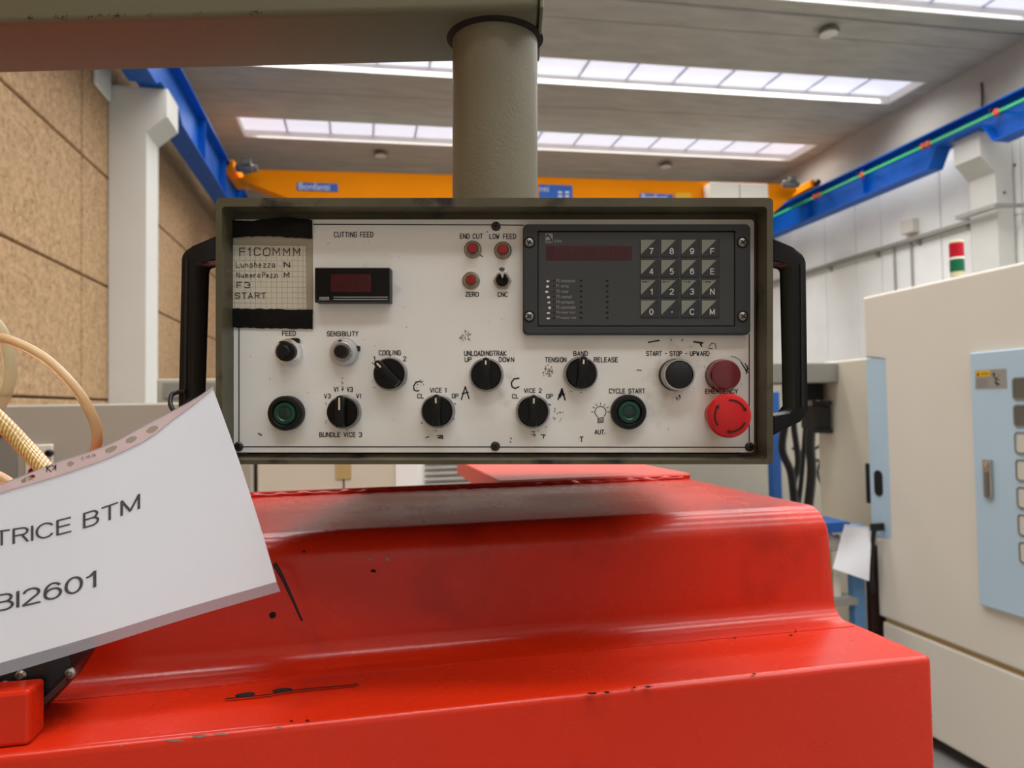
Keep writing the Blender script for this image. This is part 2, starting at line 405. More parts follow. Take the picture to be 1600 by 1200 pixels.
# left wall: tan aggregate panels with open joints, concrete beam above
wl = put('wall_left', box(nb(), (XL - .35, YB, FZ), (XL - .13, YE, CZ + .6)), 'joint_dark', kind='structure')
ys = [YB, -.9, 4.1, 9.13, 16.7, YE]; zs = [FZ, .32, 1.73, 3.19, 4.61, 6.52]
for a, b in zip(ys, ys[1:]):
    for c, d in zip(zs, zs[1:]):
        put('wall_panel', box(nb(), (XL - .13, a + .02, c + .012), (XL, b - .02, d - .012), .012, 1), 'tan_aggregate', wl)
put('ring_beam', box(nb(), (XL - .13, YB, 6.53), (XL + .02, YE, CZ)), 'concrete', wl)
# right wall: white panels, pale concrete ring beam above
wr = put('wall_right', box(nb(), (XR + .13, YB, FZ), (XR + .35, YE, CZ + .6)), 'joint_grey', kind='structure')
ys = [on(p, 330, 0, XR).y for p in (1597, 1469, 1375, 1335, 1287, 1237)]
step = ys[1] - ys[0]; ys = [ys[0] - step * k for k in range(12, 0, -1) if ys[0] - step * k > YB + .5] + ys + [YE - .01]
ys = [YB] + ys
for a, b in zip(ys, ys[1:]):
    for c, d in ((FZ, 4.70), (4.70, 6.35)):
        put('wall_panel', box(nb(), (XR, a + .012, c + .005), (XR + .13, b - .012, d - .005), .008, 1), 'wall_white', wr)
put('ring_beam', box(nb(), (XR - .05, YB, 6.36), (XR + .13, YE, CZ)), 'concrete_pale', wr)
put('wall_end', box(nb(), (XL - .3, YE, FZ), (XR + .3, YE + .3, CZ + .6)), 'concrete_pale', kind='structure')
# wall behind the camera
wb = put('wall_rear', box(nb(), (XL - .3, YB - .3, FZ), (XR + .3, YB, CZ + .6)), 'rear_grey', kind='structure')
dr_ = put('door_1', box(nb(), (1.5, YB, FZ), (6.0, YB + .06, 4.4)), 'machine_grey_dark', kind='structure')
# ceiling: transverse precast slabs with recessed rooflights between them
def sk(x, y, z): return Vector((x, y + SKEW * x, z))
def skbox(bm, x0, x1, y0, y1, z0, z1, mi=0):
    n0 = len(bm.faces); v = [bm.verts.new(sk(x, y, z)) for x in (x0, x1) for y in (y0, y1) for z in (z0, z1)]
    for q in ((0, 1, 3, 2), (4, 6, 7, 5), (0, 4, 5, 1), (2, 3, 7, 6), (0, 2, 6, 4), (1, 5, 7, 3)): bm.faces.new([v[i] for i in q])
    setm(bm, n0, mi); return bm
SX0, SX1 = -2.42, 10.66
bm = nb(); skbox(bm, XL - .3, SX0, YB - .6, YE + .6, CZ + .004, CZ + .3); skbox(bm, SX1, XR + .3, YB - .6, YE + .6, CZ + .004, CZ + .3)
ce = put('ceiling', bm, 'concrete', kind='structure')
bands = [(15.12, 16.25), (11.84, 12.85), (8.57, 9.68)] + [(8.57 - 3.27 * k, 9.62 - 3.27 * k) for k in range(1, 5)]
bands.sort(); edges = [YB - .6] + [v for b in bands for v in b] + [YE + .6]
for i in range(0, len(edges), 2):
    a, b = edges[i], edges[i + 1]; mid = a + (b - a) * .42
    for c, d in ((a, mid - .012), (mid + .012, b)):
        put('roof_slab', skbox(nb(), XL - .1, XR + .1, c, d, CZ, CZ + .12), 'concrete', ce)
        if c == a:
            bmj = skbox(nb(), XL - .05, XR + .05, mid - .012, mid + .012, CZ + .03, CZ + .05); put('joint_strip', bmj, 'joint_dark', ce)
for i, (a, b) in enumerate(bands):
    for x0, x1 in ((XL - .1, SX0), (SX1, XR + .1)):
        put('roof_slab', skbox(nb(), x0, x1, a + .01, b - .01, CZ - .001, CZ + .119), 'concrete', ce)
    s = put('window_%d' % (i + 1), skbox(nb(), SX0 - .03, SX1 + .03, a - .03, b + .03, CZ + .17, CZ + .20), 'pane_glow', kind='structure')
    bm = nb(); h = CZ + .165
    skbox(bm, SX0, SX1, a, a + .03, CZ + .002, h); skbox(bm, SX0, SX1, b - .03, b, CZ + .002, h)
    skbox(bm, SX0, SX0 + .03, a, b, CZ + .002, h); skbox(bm, SX1 - .03, SX1, a, b, CZ + .002, h); put('curb', bm, 'curb_white', s)
    n = 14
    for k in range(1, n):
        x = SX0 + (SX1 - SX0) * k / n; put('glazing_bar', skbox(nb(), x - .025, x + .025, a + .03, b - .03, CZ + .15, CZ + .165), 'pane_bar', s)
# round ceiling lamps
for i, (px, py, lb) in enumerate(((1295, 52, 'round white ceiling lamp nearest the camera, under the right side of the roof'),
                         (595, 243, 'round ceiling lamp above the orange girder, left of the grey column'),
                         (1040, 260, 'round ceiling lamp above the orange girder, right of the grey column'))):
    c = on(px, py, 2, CZ - .10); t = thing('ceiling_lamp', (c.x, c.y, CZ), lb, 'lamp', group='round lamps under the roof slabs')
    put('housing', lathe(nb(), [(0, 0), (.05, 0), (.05, -.03), (.15, -.05), (.16, -.10), (.145, -.12)], (c.x, c.y, CZ), 28), 'grey_cast', t, smooth=True)
    put('diffuser', lathe(nb(), [(.145, -.118), (.10, -.135), (0, -.14)], (c.x, c.y, CZ), 28), 'lamp_face', t, smooth=True)
# thin conduit along the near slab
p0 = on(1200, 20, 2, CZ - .02); p1 = on(1600, 55, 2, CZ - .02); dr = (p1 - p0)
tr = put('trim_1', tube(nb(), [p0 - dr * 1.2, p1 + dr * .12], .014, 8, sm=False), 'galvanised', kind='structure')

# pillars with corbels
def pillar(name, x0, x1, xc, zc0, zc1, ztop, y0, y1, zbase=FZ):
    bm = nb(); s = 1 if xc > x1 else -1
    if s > 0: pts = [(x0, zbase), (x1, zbase), (x1, zc0), (xc, zc1), (xc, ztop), (x0, ztop)]
    else: pts = [(x1, zbase), (x1, ztop), (xc, ztop), (xc, zc1), (x0, zc0), (x0, zbase)]
    prism(bm, pts, y0, y1, 'xz', bev=.015); return put(name, bm, 'pillar_white', kind='structure')
pillar('trim_2', XL + .002, -2.70, -2.43, 5.25, 5.46, 5.84, 10.0, 10.58)
pl2 = pillar('trim_3', 10.70, XR - .06, 10.39, 5.42, 5.69, 6.12, 10.0, 10.55)
for px, py in ((1585, 258), (1569, 301)):
    c = on(px, py, 1, 10.0); put('bolt_cap', cyl(nb(), (c.x, 10.0, c.z), .025, 0, -.012, 12, axis='y'), 'brown_steel', pl2)

a = on(152, 134, 0, XL + .05)
put('wall_duct', box(nb(), (XL + .002, 9.42, a.z), (XL + .06, 9.97, 6.3), .03, 3), 'pillar_white', label='small pale duct on the tan wall beside the white pillar, under the grey arm', cat='duct', org=(XL + .002, 9.7, a.z))
# crane runway beams
def runway(name, xc, z0, z1, cope, ya, yb, s, label):
    t = thing(name, (xc, 10, z0), label, 'crane rail')
    prof = [(ya, z1), (yb, z1), (yb, z0), (10.95, z0), (10.75, cope), (9.8, cope), (9.6, z0), (ya, z0)]
    put('web', prism(nb(), prof, xc - .01, xc + .01, 'yz'), 'crane_blue', t)
    put('top_flange', box(nb(), (xc - .16, ya, z1), (xc + .16, yb, z1 + .025)), 'crane_blue', t)
    for (a, za), (b, zb) in zip([(ya, z0), (9.6, z0), (9.8, cope), (10.75, cope), (10.95, z0)], [(9.6, z0), (9.8, cope), (10.75, cope), (10.95, z0), (yb, z0)]):
        bm = nb(); prism(bm, [(a, za), (b, zb), (b, zb - .025), (a, za - .025)], xc - .16, xc + .16, 'yz'); put('bottom_flange', bm, 'crane_blue', t)
    put('rail_bar', box(nb(), (xc - .03, ya, z1 + .025), (xc + .03, yb, z1 + .075)), 'grey_cast', t)
    for k in range(8):
        y = 3.2 + 1.9 * k
        if abs(y - 10.2) > .7 and y < yb: put('stiffener', box(nb(), (xc - .13, y, z0), (xc + .13, y + .012, z1)), 'crane_blue', t)
    return t
runway('runway_beam', -2.62, 5.75, 6.52, 5.87, .5, 18.6, 1, 'blue steel crane runway beam along the tan wall at left')
rr = runway('runway_beam', 10.38, 5.80, 6.40, 6.145, .5, 18.6, -1, 'blue steel crane runway beam with a green conductor line, on the right wall')
a = on(1600, 157, 0, 10.17); b = on(1275, 306, 0, 10.17); zz = (a.z + b.z) / 2
t = thing('conductor_rail', (10.17, 10, zz), 'thin green conductor line with red clips along the right blue beam', 'power rail')
put('conductor', box(nb(), (10.155, 3, zz - .022), (10.185, 17.5, zz + .022)), 'rail_green', t)
for px in (1558, 1450, 1442, 1345, 1277, 1270):
    y = on(px, 200, 0, 10.17).y; put('clip', box(nb(), (10.13, y - .035, zz - .05), (10.21, y + .035, zz + .05), .01, 1), 'hanger_red', t)
for px in (1560, 1445, 1345, 1280):
    y = on(px, 200, 0, 10.17).y + .1; put('bracket', box(nb(), (10.12, y - .015, zz + .05), (10.375, y + .015, zz + .085)), 'black_satin', t)

# travelling crane
gt = thing('bridge_crane', (4, 0, 5.7), 'orange overhead crane girder spanning the hall below the far rooflight', 'crane', CF)
GY = -.25
prof = [(-2.35, 6.30), (-1.9, 6.50), (10.02, 6.62), (10.05, 6.45), (9.4, 5.9), (-.9, 5.75)]
put('girder', prism(nb(), prof, GY, GY + .5, 'xz'), 'crane_orange', gt)
put('bounce_cut_plate', prism(nb(), [(-1.9, 6.51), (10.0, 6.63), (10.0, 6.64), (-1.9, 6.52)], GY + .01, GY + .49, 'xz'), 'grey_cast', gt)  # unseen grey plate added to cut orange bounce onto the ceiling
for x, z in ((-2.50, 6.45), (10.36, 6.50)):
    put('end_carriage', box(nb(), (x - .12, GY - .25, z - .02), (x + .12, GY + 1.2, z + .16), .02), 'crane_orange', gt)
    put('buffer', cyl(nb(), (x, GY - .25, z + .07), .06, 0, -.12, 16, axis='y'), 'black_satin', gt)
for px, py, r, ln in ((385, 263, .085, .42), (1235, 288, .08, .4)):
    c = onf(px, py, CF, 1, GY - .3); bm = nb(); lathe(bm, [(0, -ln / 2), (r * .7, -ln / 2), (r, -ln / 2 + .04), (r, ln / 2 - .1), (r * .8, ln / 2 - .08), (r * .8, ln / 2), (0, ln / 2)], c, 18, axis='x')
    put('drive_motor', bm, 'grey_cast', gt, smooth=True)
    box(bm := nb(), (c.x - .06, c.y - .12, c.z + .05), (c.x + .1, c.y + .02, c.z + .16)); put('terminal_box', bm, 'grey_cast', gt)
a = onf(1110, 284, CF, 1, GY - .4); b = onf(1200, 284, CF, 1, GY - .4)
cb = put('control_cabinet', box(nb(), (a.x, GY - .4, a.z - .75), (b.x, GY - .03, a.z), .015, 1), 'machine_cream', gt)
put('door_gap', box(nb(), ((a.x + b.x) / 2 - .01, GY - .404, a.z - .7), ((a.x + b.x) / 2 + .01, GY - .399, a.z - .03)), 'joint_grey', cb)
def sign(x0, x1, y0, y1, word, tx0, tx1, ty0, ty1, back='sign_blue'):
    a = onf(x0, y0, CF, 1, GY - .02); b = onf(x1, y1, CF, 1, GY - .02)
    sg = put('sign_plate', box(nb(), (a.x, GY - .025, b.z), (b.x, GY, a.z)), back, gt)
    if word:
        c = onf(tx0, ty1, CF, 1, GY - .03); d = onf(tx1, ty0, CF, 1, GY - .03)
        put('lettering', text(nb(), word, lambda u, v: Vector((c.x + (d.x - c.x) * u, GY - .03, c.z + (d.z - c.z) * v))), 'sign_white', sg)
    return sg
sign(464, 528, 285, 299, 'Bonfanti', 467, 515, 287, 296)
s2 = sign(842, 895, 288, 322, 'nti', 843, 857, 291, 299)
for k in range(2):
    for j in range(3):
        a = onf(872 + 11 * k, 299 + 6 * j, CF, 1, GY - .03); put('sign_symbol', box(nb(), (a.x, GY - .031, a.z - .04), (a.x + .09, GY - .025, a.z)), 'sign_white', s2)
sign(1000, 1052, 302, 318, 'Bonfanti', 1003, 1043, 304, 313)
sign(1055, 1080, 301, 316, None, 0, 0, 0, 0, 'sign_yellow')

# cable tray, junction box, conduits on the right wall
t = thing('cable_tray', (XR, 10, 4.76), 'galvanised cable tray running along the white right wall', 'cable tray')
ty = [3.0, 9.75, 18.5]
put('tray_pan', box(nb(), (XR - .14, 3, 4.77), (XR - .004, 9.80, 4.785)), 'galvanised', t)
put('tray_lip', box(nb(), (XR - .145, 3, 4.77), (XR - .14, 9.80, 4.84)), 'galvanised', t)
put('tray_pan', box(nb(), (XR - .14, 10.75, 4.77), (XR - .004, 18.6, 4.785)), 'galvanised', t)
put('tray_lip', box(nb(), (XR - .145, 10.75, 4.77), (XR - .14, 18.6, 4.84)), 'galvanised', t)
put('tray_bend', prism(nb(), [(XR - .14, 9.8), (10.50, 9.86), (10.50, 10.68), (XR - .14, 10.75), (XR - .28, 10.70), (10.62, 10.62), (10.62, 9.92), (XR - .28, 9.85)], 4.77, 4.84, 'xy'), 'galvanised', t)
for px in (1300, 1375, 1440, 1520):
    y = on(px, 380, 0, XR).y; bm = nb(); prism(bm, [(XR - .003, 4.77), (XR - .16, 4.77), (XR - .003, 4.66)], y, y + .05, 'xz'); put('bracket', bm, 'galvanised', t)
c = on(1420, 354, 0, XR - .1)
t = put('junction_box', box(nb(), (XR - .16, c.y - .16, c.z - .14), (XR - .003, c.y + .16, c.z + .14), .012, 2), 'machine_cream', org=(XR - .003, c.y, c.z - .14),
        label='small pale junction box above the cable tray on the white wall', cat='electrical box')
for px, z0, z1, lb in ((1424, 1.9, 4.76, 'thin grey conduit dropping from the tray below the junction box'), (1397, 1.9, 4.76, 'thin grey conduit dropping from the tray left of the junction box')):
    c = on(px, 390, 0, XR - .03); put('conduit', cyl(nb(), (XR - .03, c.y, 0), .022, z0, z1, 10), 'galvanised', label=lb, cat='pipe', group='conduits below the tray')
c = on(1533, 150, 0, XR - .08)
t = put('wall_cable', tube(nb(), [(XR - .06, c.y, CZ - .35), (XR - .08, c.y - .02, 6.9), (XR - .07, c.y + .05, 6.6), (XR - .10, c.y, 6.44)], .018, 8), 'brown_steel', label='dark cable hanging on the concrete beam above the right rail', cat='cable')

# ================================================================== BACKGROUND MACHINES
# big cream machine with pale blue doors on the right
MX = 2.77
t = thing('machine_enclosure', (MX + .9, 2.4, FZ + .07), 'large cream machine enclosure with pale blue doors at right', 'machine')
bm = nb(); prism(bm, [(.2, .375), (3.42, .375), (3.42, .80), (3.29, .80), (3.29, 1.79), (3.46, 1.79), (3.46, 2.13), (.2, 2.13)], MX, MX + 1.9, 'yz', bev=.012)
put('upper_housing', bm, 'machine_cream', t)
put('plinth', box(nb(), (MX + .006, .2, -.13), (MX + 1.9, 3.40, .35), .01), 'machine_cream', t)
put('plinth_seal', box(nb(), (MX + .02, .2, .34), (MX + 1.88, 3.39, .385)), 'sticker_tan', t)
for x in (MX + .15, MX + 1.7):
    for y in (.5, 3.2): put('foot', cyl(nb(), (x, y, 0), .05, FZ, -.12, 16), 'black_satin', t)
d = put('side_door', box(nb(), (MX + .004, 3.292, .803), (MX + .03, 3.46, 1.787), .004, 1), 'door_blue', t)
c = on(1372, 755, 0, MX); bm = nb(); prism(bm, [(p[0], p[1]) for p in rrect(c.y - .03, c.z - .07, c.y + .03, c.z + .07, .029)], MX - .001, MX + .006, 'yz')
put('finger_hole', bm, 'dark_gap', d)
put('door_edge', box(nb(), (MX + .006, 3.46, c.z - .12), (MX + .03, 3.495, c.z + .10)), 'dark_gap', d)
d = put('access_door', box(nb(), (MX - .022, 1.55, .615), (MX + .002, 2.745, 1.762), .005, 1), 'door_blue', t)
wy = on(1583, 620, 0, MX - .022).y
for k in range(7):
    za = on(1583, 590 + 42.2 * k, 0, MX - .022).z; zb = on(1583, 625 + 42.0 * k, 0, MX - .022).z
    bm = nb(); prism(bm, rrect(wy - .62, zb, wy, za, .018), MX - .0245, MX - .020, 'yz'); put('window_pane', bm, 'window_dark' if k < 2 else 'window_pale', d)
    bm = nb(); o1 = rrect(wy - .62, zb, wy, za, .018); i1 = rrect(wy - .612, zb + .008, wy - .008, za - .008, .012)
    n = len(o1)
    for i in range(n):
        j = (i + 1) % n; bm.faces.new([bm.verts.new((MX - .026, *q)) for q in (o1[i], o1[j], i1[j], i1[i])])
    put('pane_gasket', bm, 'joint_grey', d)
# latch
a = on(1535, 717, 0, MX - .03); b = on(1551, 779, 0, MX - .03)
lt = put('latch', box(nb(), (MX - .034, b.y, b.z), (MX - .022, a.y, a.z), .004, 2), 'satin_metal', d)
a = on(1538, 722, 0, MX - .034); b = on(1545, 776, 0, MX - .034); put('latch_grip', box(nb(), (MX - .040, b.y, b.z), (MX - .033, a.y, a.z - .04), .003, 2), 'grey_cast', lt)
c = on(1541, 725, 0, MX - .034); put('lock_button', cyl(nb(), (MX - .034, c.y, c.z), .012, 0, -.006, 16, axis='x'), 'chrome', lt)
# warning label
a = on(1523, 579, 0, MX - .024); b = on(1573, 606, 0, MX - .024)
def LM(u, v, h=.0235): return Vector((MX - h, a.y + (b.y - a.y) * u, b.z + (a.z - b.z) * v))
bm = nb(); poly(bm, [LM(0, 0), LM(1, 0), LM(1, 1), LM(0, 1)], 0); h = .0240
poly(bm, [LM(.02, .66, h), LM(.5, .66, h), LM(.5, .96, h), LM(.02, .96, h)], 1)
poly(bm, [LM(.06, .70, .0245), LM(.15, .70, .0245), LM(.105, .92, .0245)], 2)
text(bm, 'WARNING', lambda u, v: LM(.19 + .28 * u, .74 + .13 * v, .0245), 2)
for k in range(4):
    poly(bm, [LM(.05, .12 + .12 * k, h), LM(.45 - .06 * (k % 2), .12 + .12 * k, h), LM(.45 - .06 * (k % 2), .15 + .12 * k, h), LM(.05, .15 + .12 * k, h)], 3)
for q in ([(.60, .62), (.68, .5), (.66, .3), (.72, .12)], [(.68, .5), (.80, .66)], [(.56, .40), (.68, .5), (.78, .40)], [(.66, .3), (.80, .16)]):
    for (u0, v0), (u1, v1) in zip(q, q[1:]):
        poly(bm, [LM(u0 - .02, v0, h), LM(u0 + .02, v0 + .03, h), LM(u1 + .02, v1 + .03, h), LM(u1 - .02, v1, h)], 2)
poly(bm, [LM(.62 + .045 * cos(k), .74 + .08 * sin(k), h) for k in (0, .9, 1.8, 2.7, 3.6, 4.5, 5.4)], 2)
put('warning_label', bm, ['galvanised', 'sign_yellow', 'marker_ink', 'joint_grey'], d)
# small marks at lower right
# signal tower behind the machine
c = P(1496, 425, 4.1); t = thing('signal_tower', (c.x, c.y, 2.13), 'red and green signal tower standing on the cream machine', 'signal light')
zt = P(1496, 380, 4.1).z; zm = P(1496, 404, 4.1).z; zb = P(1496, 425, 4.1).z
put('base_tube', cyl(nb(), (c.x, c.y, 0), .036, 2.13, zb, 20), 'beige_plastic', t, smooth=True)
put('green_lens', cyl(nb(), (c.x, c.y, 0), .038, zb, zm - .006, 20), 'beacon_green', t, smooth=True)
put('spacer', cyl(nb(), (c.x, c.y, 0), .039, zm - .006, zm + .006, 20), 'white_paint', t)
put('red_lens', cyl(nb(), (c.x, c.y, 0), .038, zm + .006, zt, 20), 'beacon_red', t, smooth=True)
put('cap', cyl(nb(), (c.x, c.y, 0), .038, zt, zt + .014, 20, bev=.006), 'beige_plastic', t)

# cream cabinet behind it, its grey gantry and cables
t = thing('machine_cabinet', (3.2, 4.4, FZ), 'tall cream cabinet side with a grey overhead beam, left of the blue door', 'machine')
put('side_wall', box(nb(), (2.90, 3.52, FZ), (3.3, 4.08, 1.80), .01), 'machine_cream_pale', t)
yb = 3.86; a = on(1205, 572, 1, yb); b = on(1317, 568, 1, yb)
put('cross_beam', box(nb(), (1.9, yb, 1.665), (2.898, yb + .35, 1.79), .008), 'machine_grey_dark', t)
put('end_plate', box(nb(), (2.86, yb + .215, 1.42), (2.898, yb + .33, 1.664)), 'galvanised', t)
put('back_panel', box(nb(), (1.5, 5.2, FZ), (3.7, 5.3, 1.70)), 'machine_grey', t)
put('lower_beam', box(nb(), (1.9, yb + .4, 1.56), (2.45, yb + .5, 1.79)), 'machine_grey_dark', t)
a = on(1273, 634, 1, yb + .05); b = on(1317, 669, 1, yb + .05)
put('dark_gap_fill', box(nb(), (a.x - .06, yb + .1, a.z + .035), (2.86, yb + .3, 1.664)), 'dark_gap', t)  # near-black block stands for the dark gap under the beam
t2 = thing('control_box', ((a.x + b.x) / 2, yb + .1, b.z), 'black control box with cables under the grey beam', 'control box')
put('box_body', box(nb(), (a.x, yb + .05, b.z), (min(b.x - .02, 2.88), yb + .2, a.z), .01), 'black_satin', t2)
put('box_tab', box(nb(), (b.x - .13, yb + .03, a.z), (b.x - .085, yb + .16, a.z + .03)), 'black_satin', t2)
put('box_tab', box(nb(), (b.x - .13, yb + .03, b.z - .03), (b.x - .085, yb + .16, b.z)), 'black_satin', t2)
cabs = [([(1228, 602), (1230, 640), (1222, 700), (1236, 740), (1242, 800)], 4.5, 'thick black cable hanging left of the control box'),
        ([(1243, 602), (1240, 660), (1247, 720), (1240, 760), (1250, 800)], 3.6, 'black cable hanging just behind the right handle'),
        ([(1262, 606), (1270, 640), (1266, 690), (1268, 740), (1262, 800)], 5.5, 'thickest black cable bundle hanging beside the control box'),
        ([(1276, 612), (1262, 640), (1256, 700), (1252, 750), (1246, 800)], 3.0, 'black cable crossing behind the cable bundle'),
        ([(1292, 668), (1290, 685), (1275, 700), (1252, 706), (1238, 700)], 1.8, 'thin black cable looping out under the control box'),
        ([(1298, 668), (1288, 700), (1278, 740), (1290, 770), (1292, 800)], 1.5, 'thin black cable dropping straight below the control box'),
        ([(1262, 718), (1285, 720), (1310, 723)], 2.2, 'short black rod sticking out level to the right of the cables')]
for i, (pts, r, lb) in enumerate(cabs):
    q = [P(x, y, 4.76 + .10 * i) for x, y in pts]; put('hanging_cable', tube(nb(), q, r * 1.35 * 4.8 / F, 8), 'cable_black', label=lb, cat='cable', group='black cables beside the control box', org=q[-1], smooth=True)
for px, w_, m_, y0, y1, lb in ((1216, 15, 'post_blue', 612, 735, 'dark blue post standing behind the right handle'), (1343, 13, 'post_blue_pale', 900, 1010, 'pale blue bench leg below the hanging paper')):
    y = 4.75 if m_ == 'post_blue' else 3.80; a = on(px - w_ / 2, 800, 1, y); b = on(px + w_ / 2, 800, 1, y); zt = on(px, y0, 1, y).z
    if m_ == 'post_blue': put('steel_post', box(nb(), (a.x, y, FZ), (b.x, y + .06, zt), .004, 1), m_, label=lb, cat='post', org=(a.x, y, FZ))
# workbench below the paper
y = 3.45
t = thing('workbench', (2.5, y, FZ), 'blue steel bench with grey shelf, below the hanging paper', 'workbench')
def bx_(px0, px1, py0, py1, y, dy, xmax=9):
    a = on(px0, (py0 + py1) / 2, 1, y); b = on(px1, (py0 + py1) / 2, 1, y); mx = (px0 + px1) / 2
    return (a.x, y, on(mx, py1, 1, y).z), (min(b.x, xmax), y + dy, on(mx, py0, 1, y).z)
a, b = bx_(1240, 1328, 818, 834, y, .5); put('top_rail', box(nb(), a, b), 'post_blue', t)
ztop = b[2]
a, b = bx_(1334, 1351, 900, 900, y, .05); put('leg', box(nb(), (a[0], y, FZ), (b[0], y + .05, ztop - .02)), 'post_blue_pale', t)
put('leg', box(nb(), (a[0] - .62, y + .46, FZ), (b[0] - .62, y + .51, zsh_ := ztop - .02)), 'post_blue_pale', t)
a, b = bx_(1250, 1341, 938, 949, y - .02, .5); put('shelf', box(nb(), a, b), 'galvanised', t); zsh = b[2]
put('back_sheet', box(nb(), (1.7, y + .52, FZ), (2.66, y + .53, ztop - .02)), 'dark_gap', t)
a, b = bx_(1280, 1301, 866, 938, y + .02, .2); zrag = b[2]; put('cardboard_box', box(nb(), (a[0], a[1], zsh), b), 'cardboard', label='brown cardboard box on the shelf beside the red cover', cat='box', org=(a[0], a[1], zsh))
a, b = bx_(1303, 1315, 896, 938, y + .02, .15); put('carton', box(nb(), (a[0], a[1], zsh), b, .004, 1), 'machine_cream', label='narrow white carton beside the cardboard box on the shelf', cat='box', org=(a[0], a[1], zsh))
# white rag
bm = nb(); c = on(1303, 848, 1, 3.53); c.z = zrag + .045; bmesh.ops.create_icosphere(bm, subdivisions=3, radius=.05)
for v in bm.verts:
    k = 1 + .25 * sin(v.co.x * 90 + 1) * cos(v.co.z * 70) + .15 * sin(v.co.y * 120); v.co = Vector((v.co.x * k * .9, v.co.y * k * .6, v.co.z * k)) + c
put('rag', bm, 'white_paint', smooth=True, label='crumpled white rag above the bench shelf', cat='rag', org=c - Vector((0, 0, .05)))
# hanging paper with punched edge, on a black bracket
t = thing('hanging_sheet', P(1362, 820, 3.85), 'white sheet with a punched top edge hanging beside the blue door', 'paper')
bm = nb(); rows = []
for j in range(9):
    v = j / 8; rw = []
    for i in range(7):
        u = i / 6; x = (1320 + (1362 - 1320) * u) * (1 - v) + (1301 + (1358 - 1301) * u) * v; yy = (819 + 5 * u) * (1 - v) + (888 + 20 * u) * v
        rw.append(bm.verts.new(P(x, yy, 3.84 + .02 * sin(3 * v + 2 * u))))
    rows.append(rw)
for j in range(8):
    for i in range(6): bm.faces.new([rows[j][i], rows[j][i + 1], rows[j + 1][i + 1], rows[j + 1][i]])
put('sheet', bm, 'paper_white', t, smooth=True)
for k in range(8):
    c = P(1323 + 5 * k, 821.5 + .6 * k, 3.825); put('punch_hole', box(nb(), c - Vector((.003, .001, .002)), c + Vector((.003, .001, .002))), 'joint_grey', t)
a = P(1361, 830, 3.83); b = P(1376, 818, 3.83)
put('clamp', box(nb(), a - Vector((0, .012, 0)), (MX - .001, a.y + .012, b.z), .003, 1), 'black_satin', t)
put('cord', tube(nb(), [P(1366, 824, 3.85), P(1362, 860, 3.85), P(1361, 900, 3.85), P(1364, 925, 3.85)], .013, 8), 'black_satin', t)
put('steel_column', box(nb(), (2.765, 3.470, FZ), (2.885, 3.505, .74)), 'brown_steel', label='dark brown column between the bench and the cream machine', cat='column', org=(2.8, 3.48, FZ))

# left background machine
y = 2.6
t = thing('machine_housing', (-1.6, y, FZ), 'long grey machine housing in front of the tan wall at left', 'machine')
put('housing_panel', box(nb(), (-2.95, y, FZ), (-.362, y + .9, 1.585), .006, 1), 'machine_grey', t)
a = on(0, 668, 1, y - .004); b = on(42, 700, 1, y - .004)
rp = put('recess_panel', box(nb(), (-1.9, y - .006, .6), (on(28, 700, 1, y).x, y + .002, 1.50), .002, 1), 'machine_grey_dark', t)
a = on(42, 695, 1, y); b = on(84, 770, 1, y)
sp = put('socket_plate', box(nb(), (a.x, y - .012, b.z - .1), (b.x, y, a.z), .003, 1), 'machine_cream', t)
for px, py, r, m_ in ((52, 711, .013, 'black_satin'), (78, 708, .012, 'black_satin'), (55, 737, .017, 'red_push'), (80, 738, .012, 'black_satin')):
    c = on(px, py, 1, y - .012); put('socket', lathe(nb(), [(r, 0), (r, -.012), (r * .75, -.016), (r * .7, -.006), (0, -.006)], (c.x, y - .012, c.z), 16, axis='y'), m_, sp)
c = on(2, 676, 1, y); put('port', cyl(nb(), (c.x, y, c.z), .012, 0, -.014, 14, axis='y'), 'black_satin', t)
b1 = on(245, 592, 1, 3.6); b2 = on(345, 597, 1, 3.6)
t = thing('grey_cabinet', ((b1.x + b2.x) / 2, 3.6, FZ), 'grey cabinet top showing behind the left handle', 'cabinet')
put('cabinet_body', box(nb(), (b1.x, 3.6, FZ), (b2.x + .25, 4.1, b1.z), .006, 1), 'machine_grey', t)
put('cabinet_top', box(nb(), (b1.x + .03, 3.59, b1.z - .09), (b2.x + .22, 3.602, b1.z - .02)), 'machine_grey_dark', t)
t = thing('cream_cabinet', (0, y, FZ), 'cream cabinet seen through the gap below the control panel', 'cabinet')
put('cabinet_body', box(nb(), (-.35, y + .03, FZ), (.16, y + .8, 1.50), .004, 1), 'machine_cream_pale', t)
c = on(537, 745, 1, y + .03); put('door_gap', box(nb(), (c.x - .003, y + .028, .3), (c.x + .003, y + .0305, c.z + .01)), 'joint_dark', t)
a = on(525, 729, 1, y + .03); b = on(549, 748, 1, y + .03); put('paper_tag', box(nb(), (a.x, y + .026, b.z), (b.x, y + .03, a.z + .05)), 'sticker_tan', t)
a = on(618, 729, 1, y + .03); b = on(652, 765, 1, y + .03); put('grey_plate', box(nb(), (a.x, y + .026, b.z), (b.x, y + .03, a.z + .05)), 'wall_white', t)
t = thing('vent_housing', (.4, y + .1, FZ), 'white louvred housing under the panel, left of the red lid', 'machine')
put('housing_body', box(nb(), (.20, y + .1, FZ), (.72, y + .6, 1.42), .004, 1), 'wall_white', t)
for k in range(9): 
    z = 1.22 + .022 * k; bm = nb(); prism(bm, [(y + .1, z), (y + .085, z - .004), (y + .1, z + .01)], .24, .66, 'yz'); put('louvre', bm, 'galvanised', t)

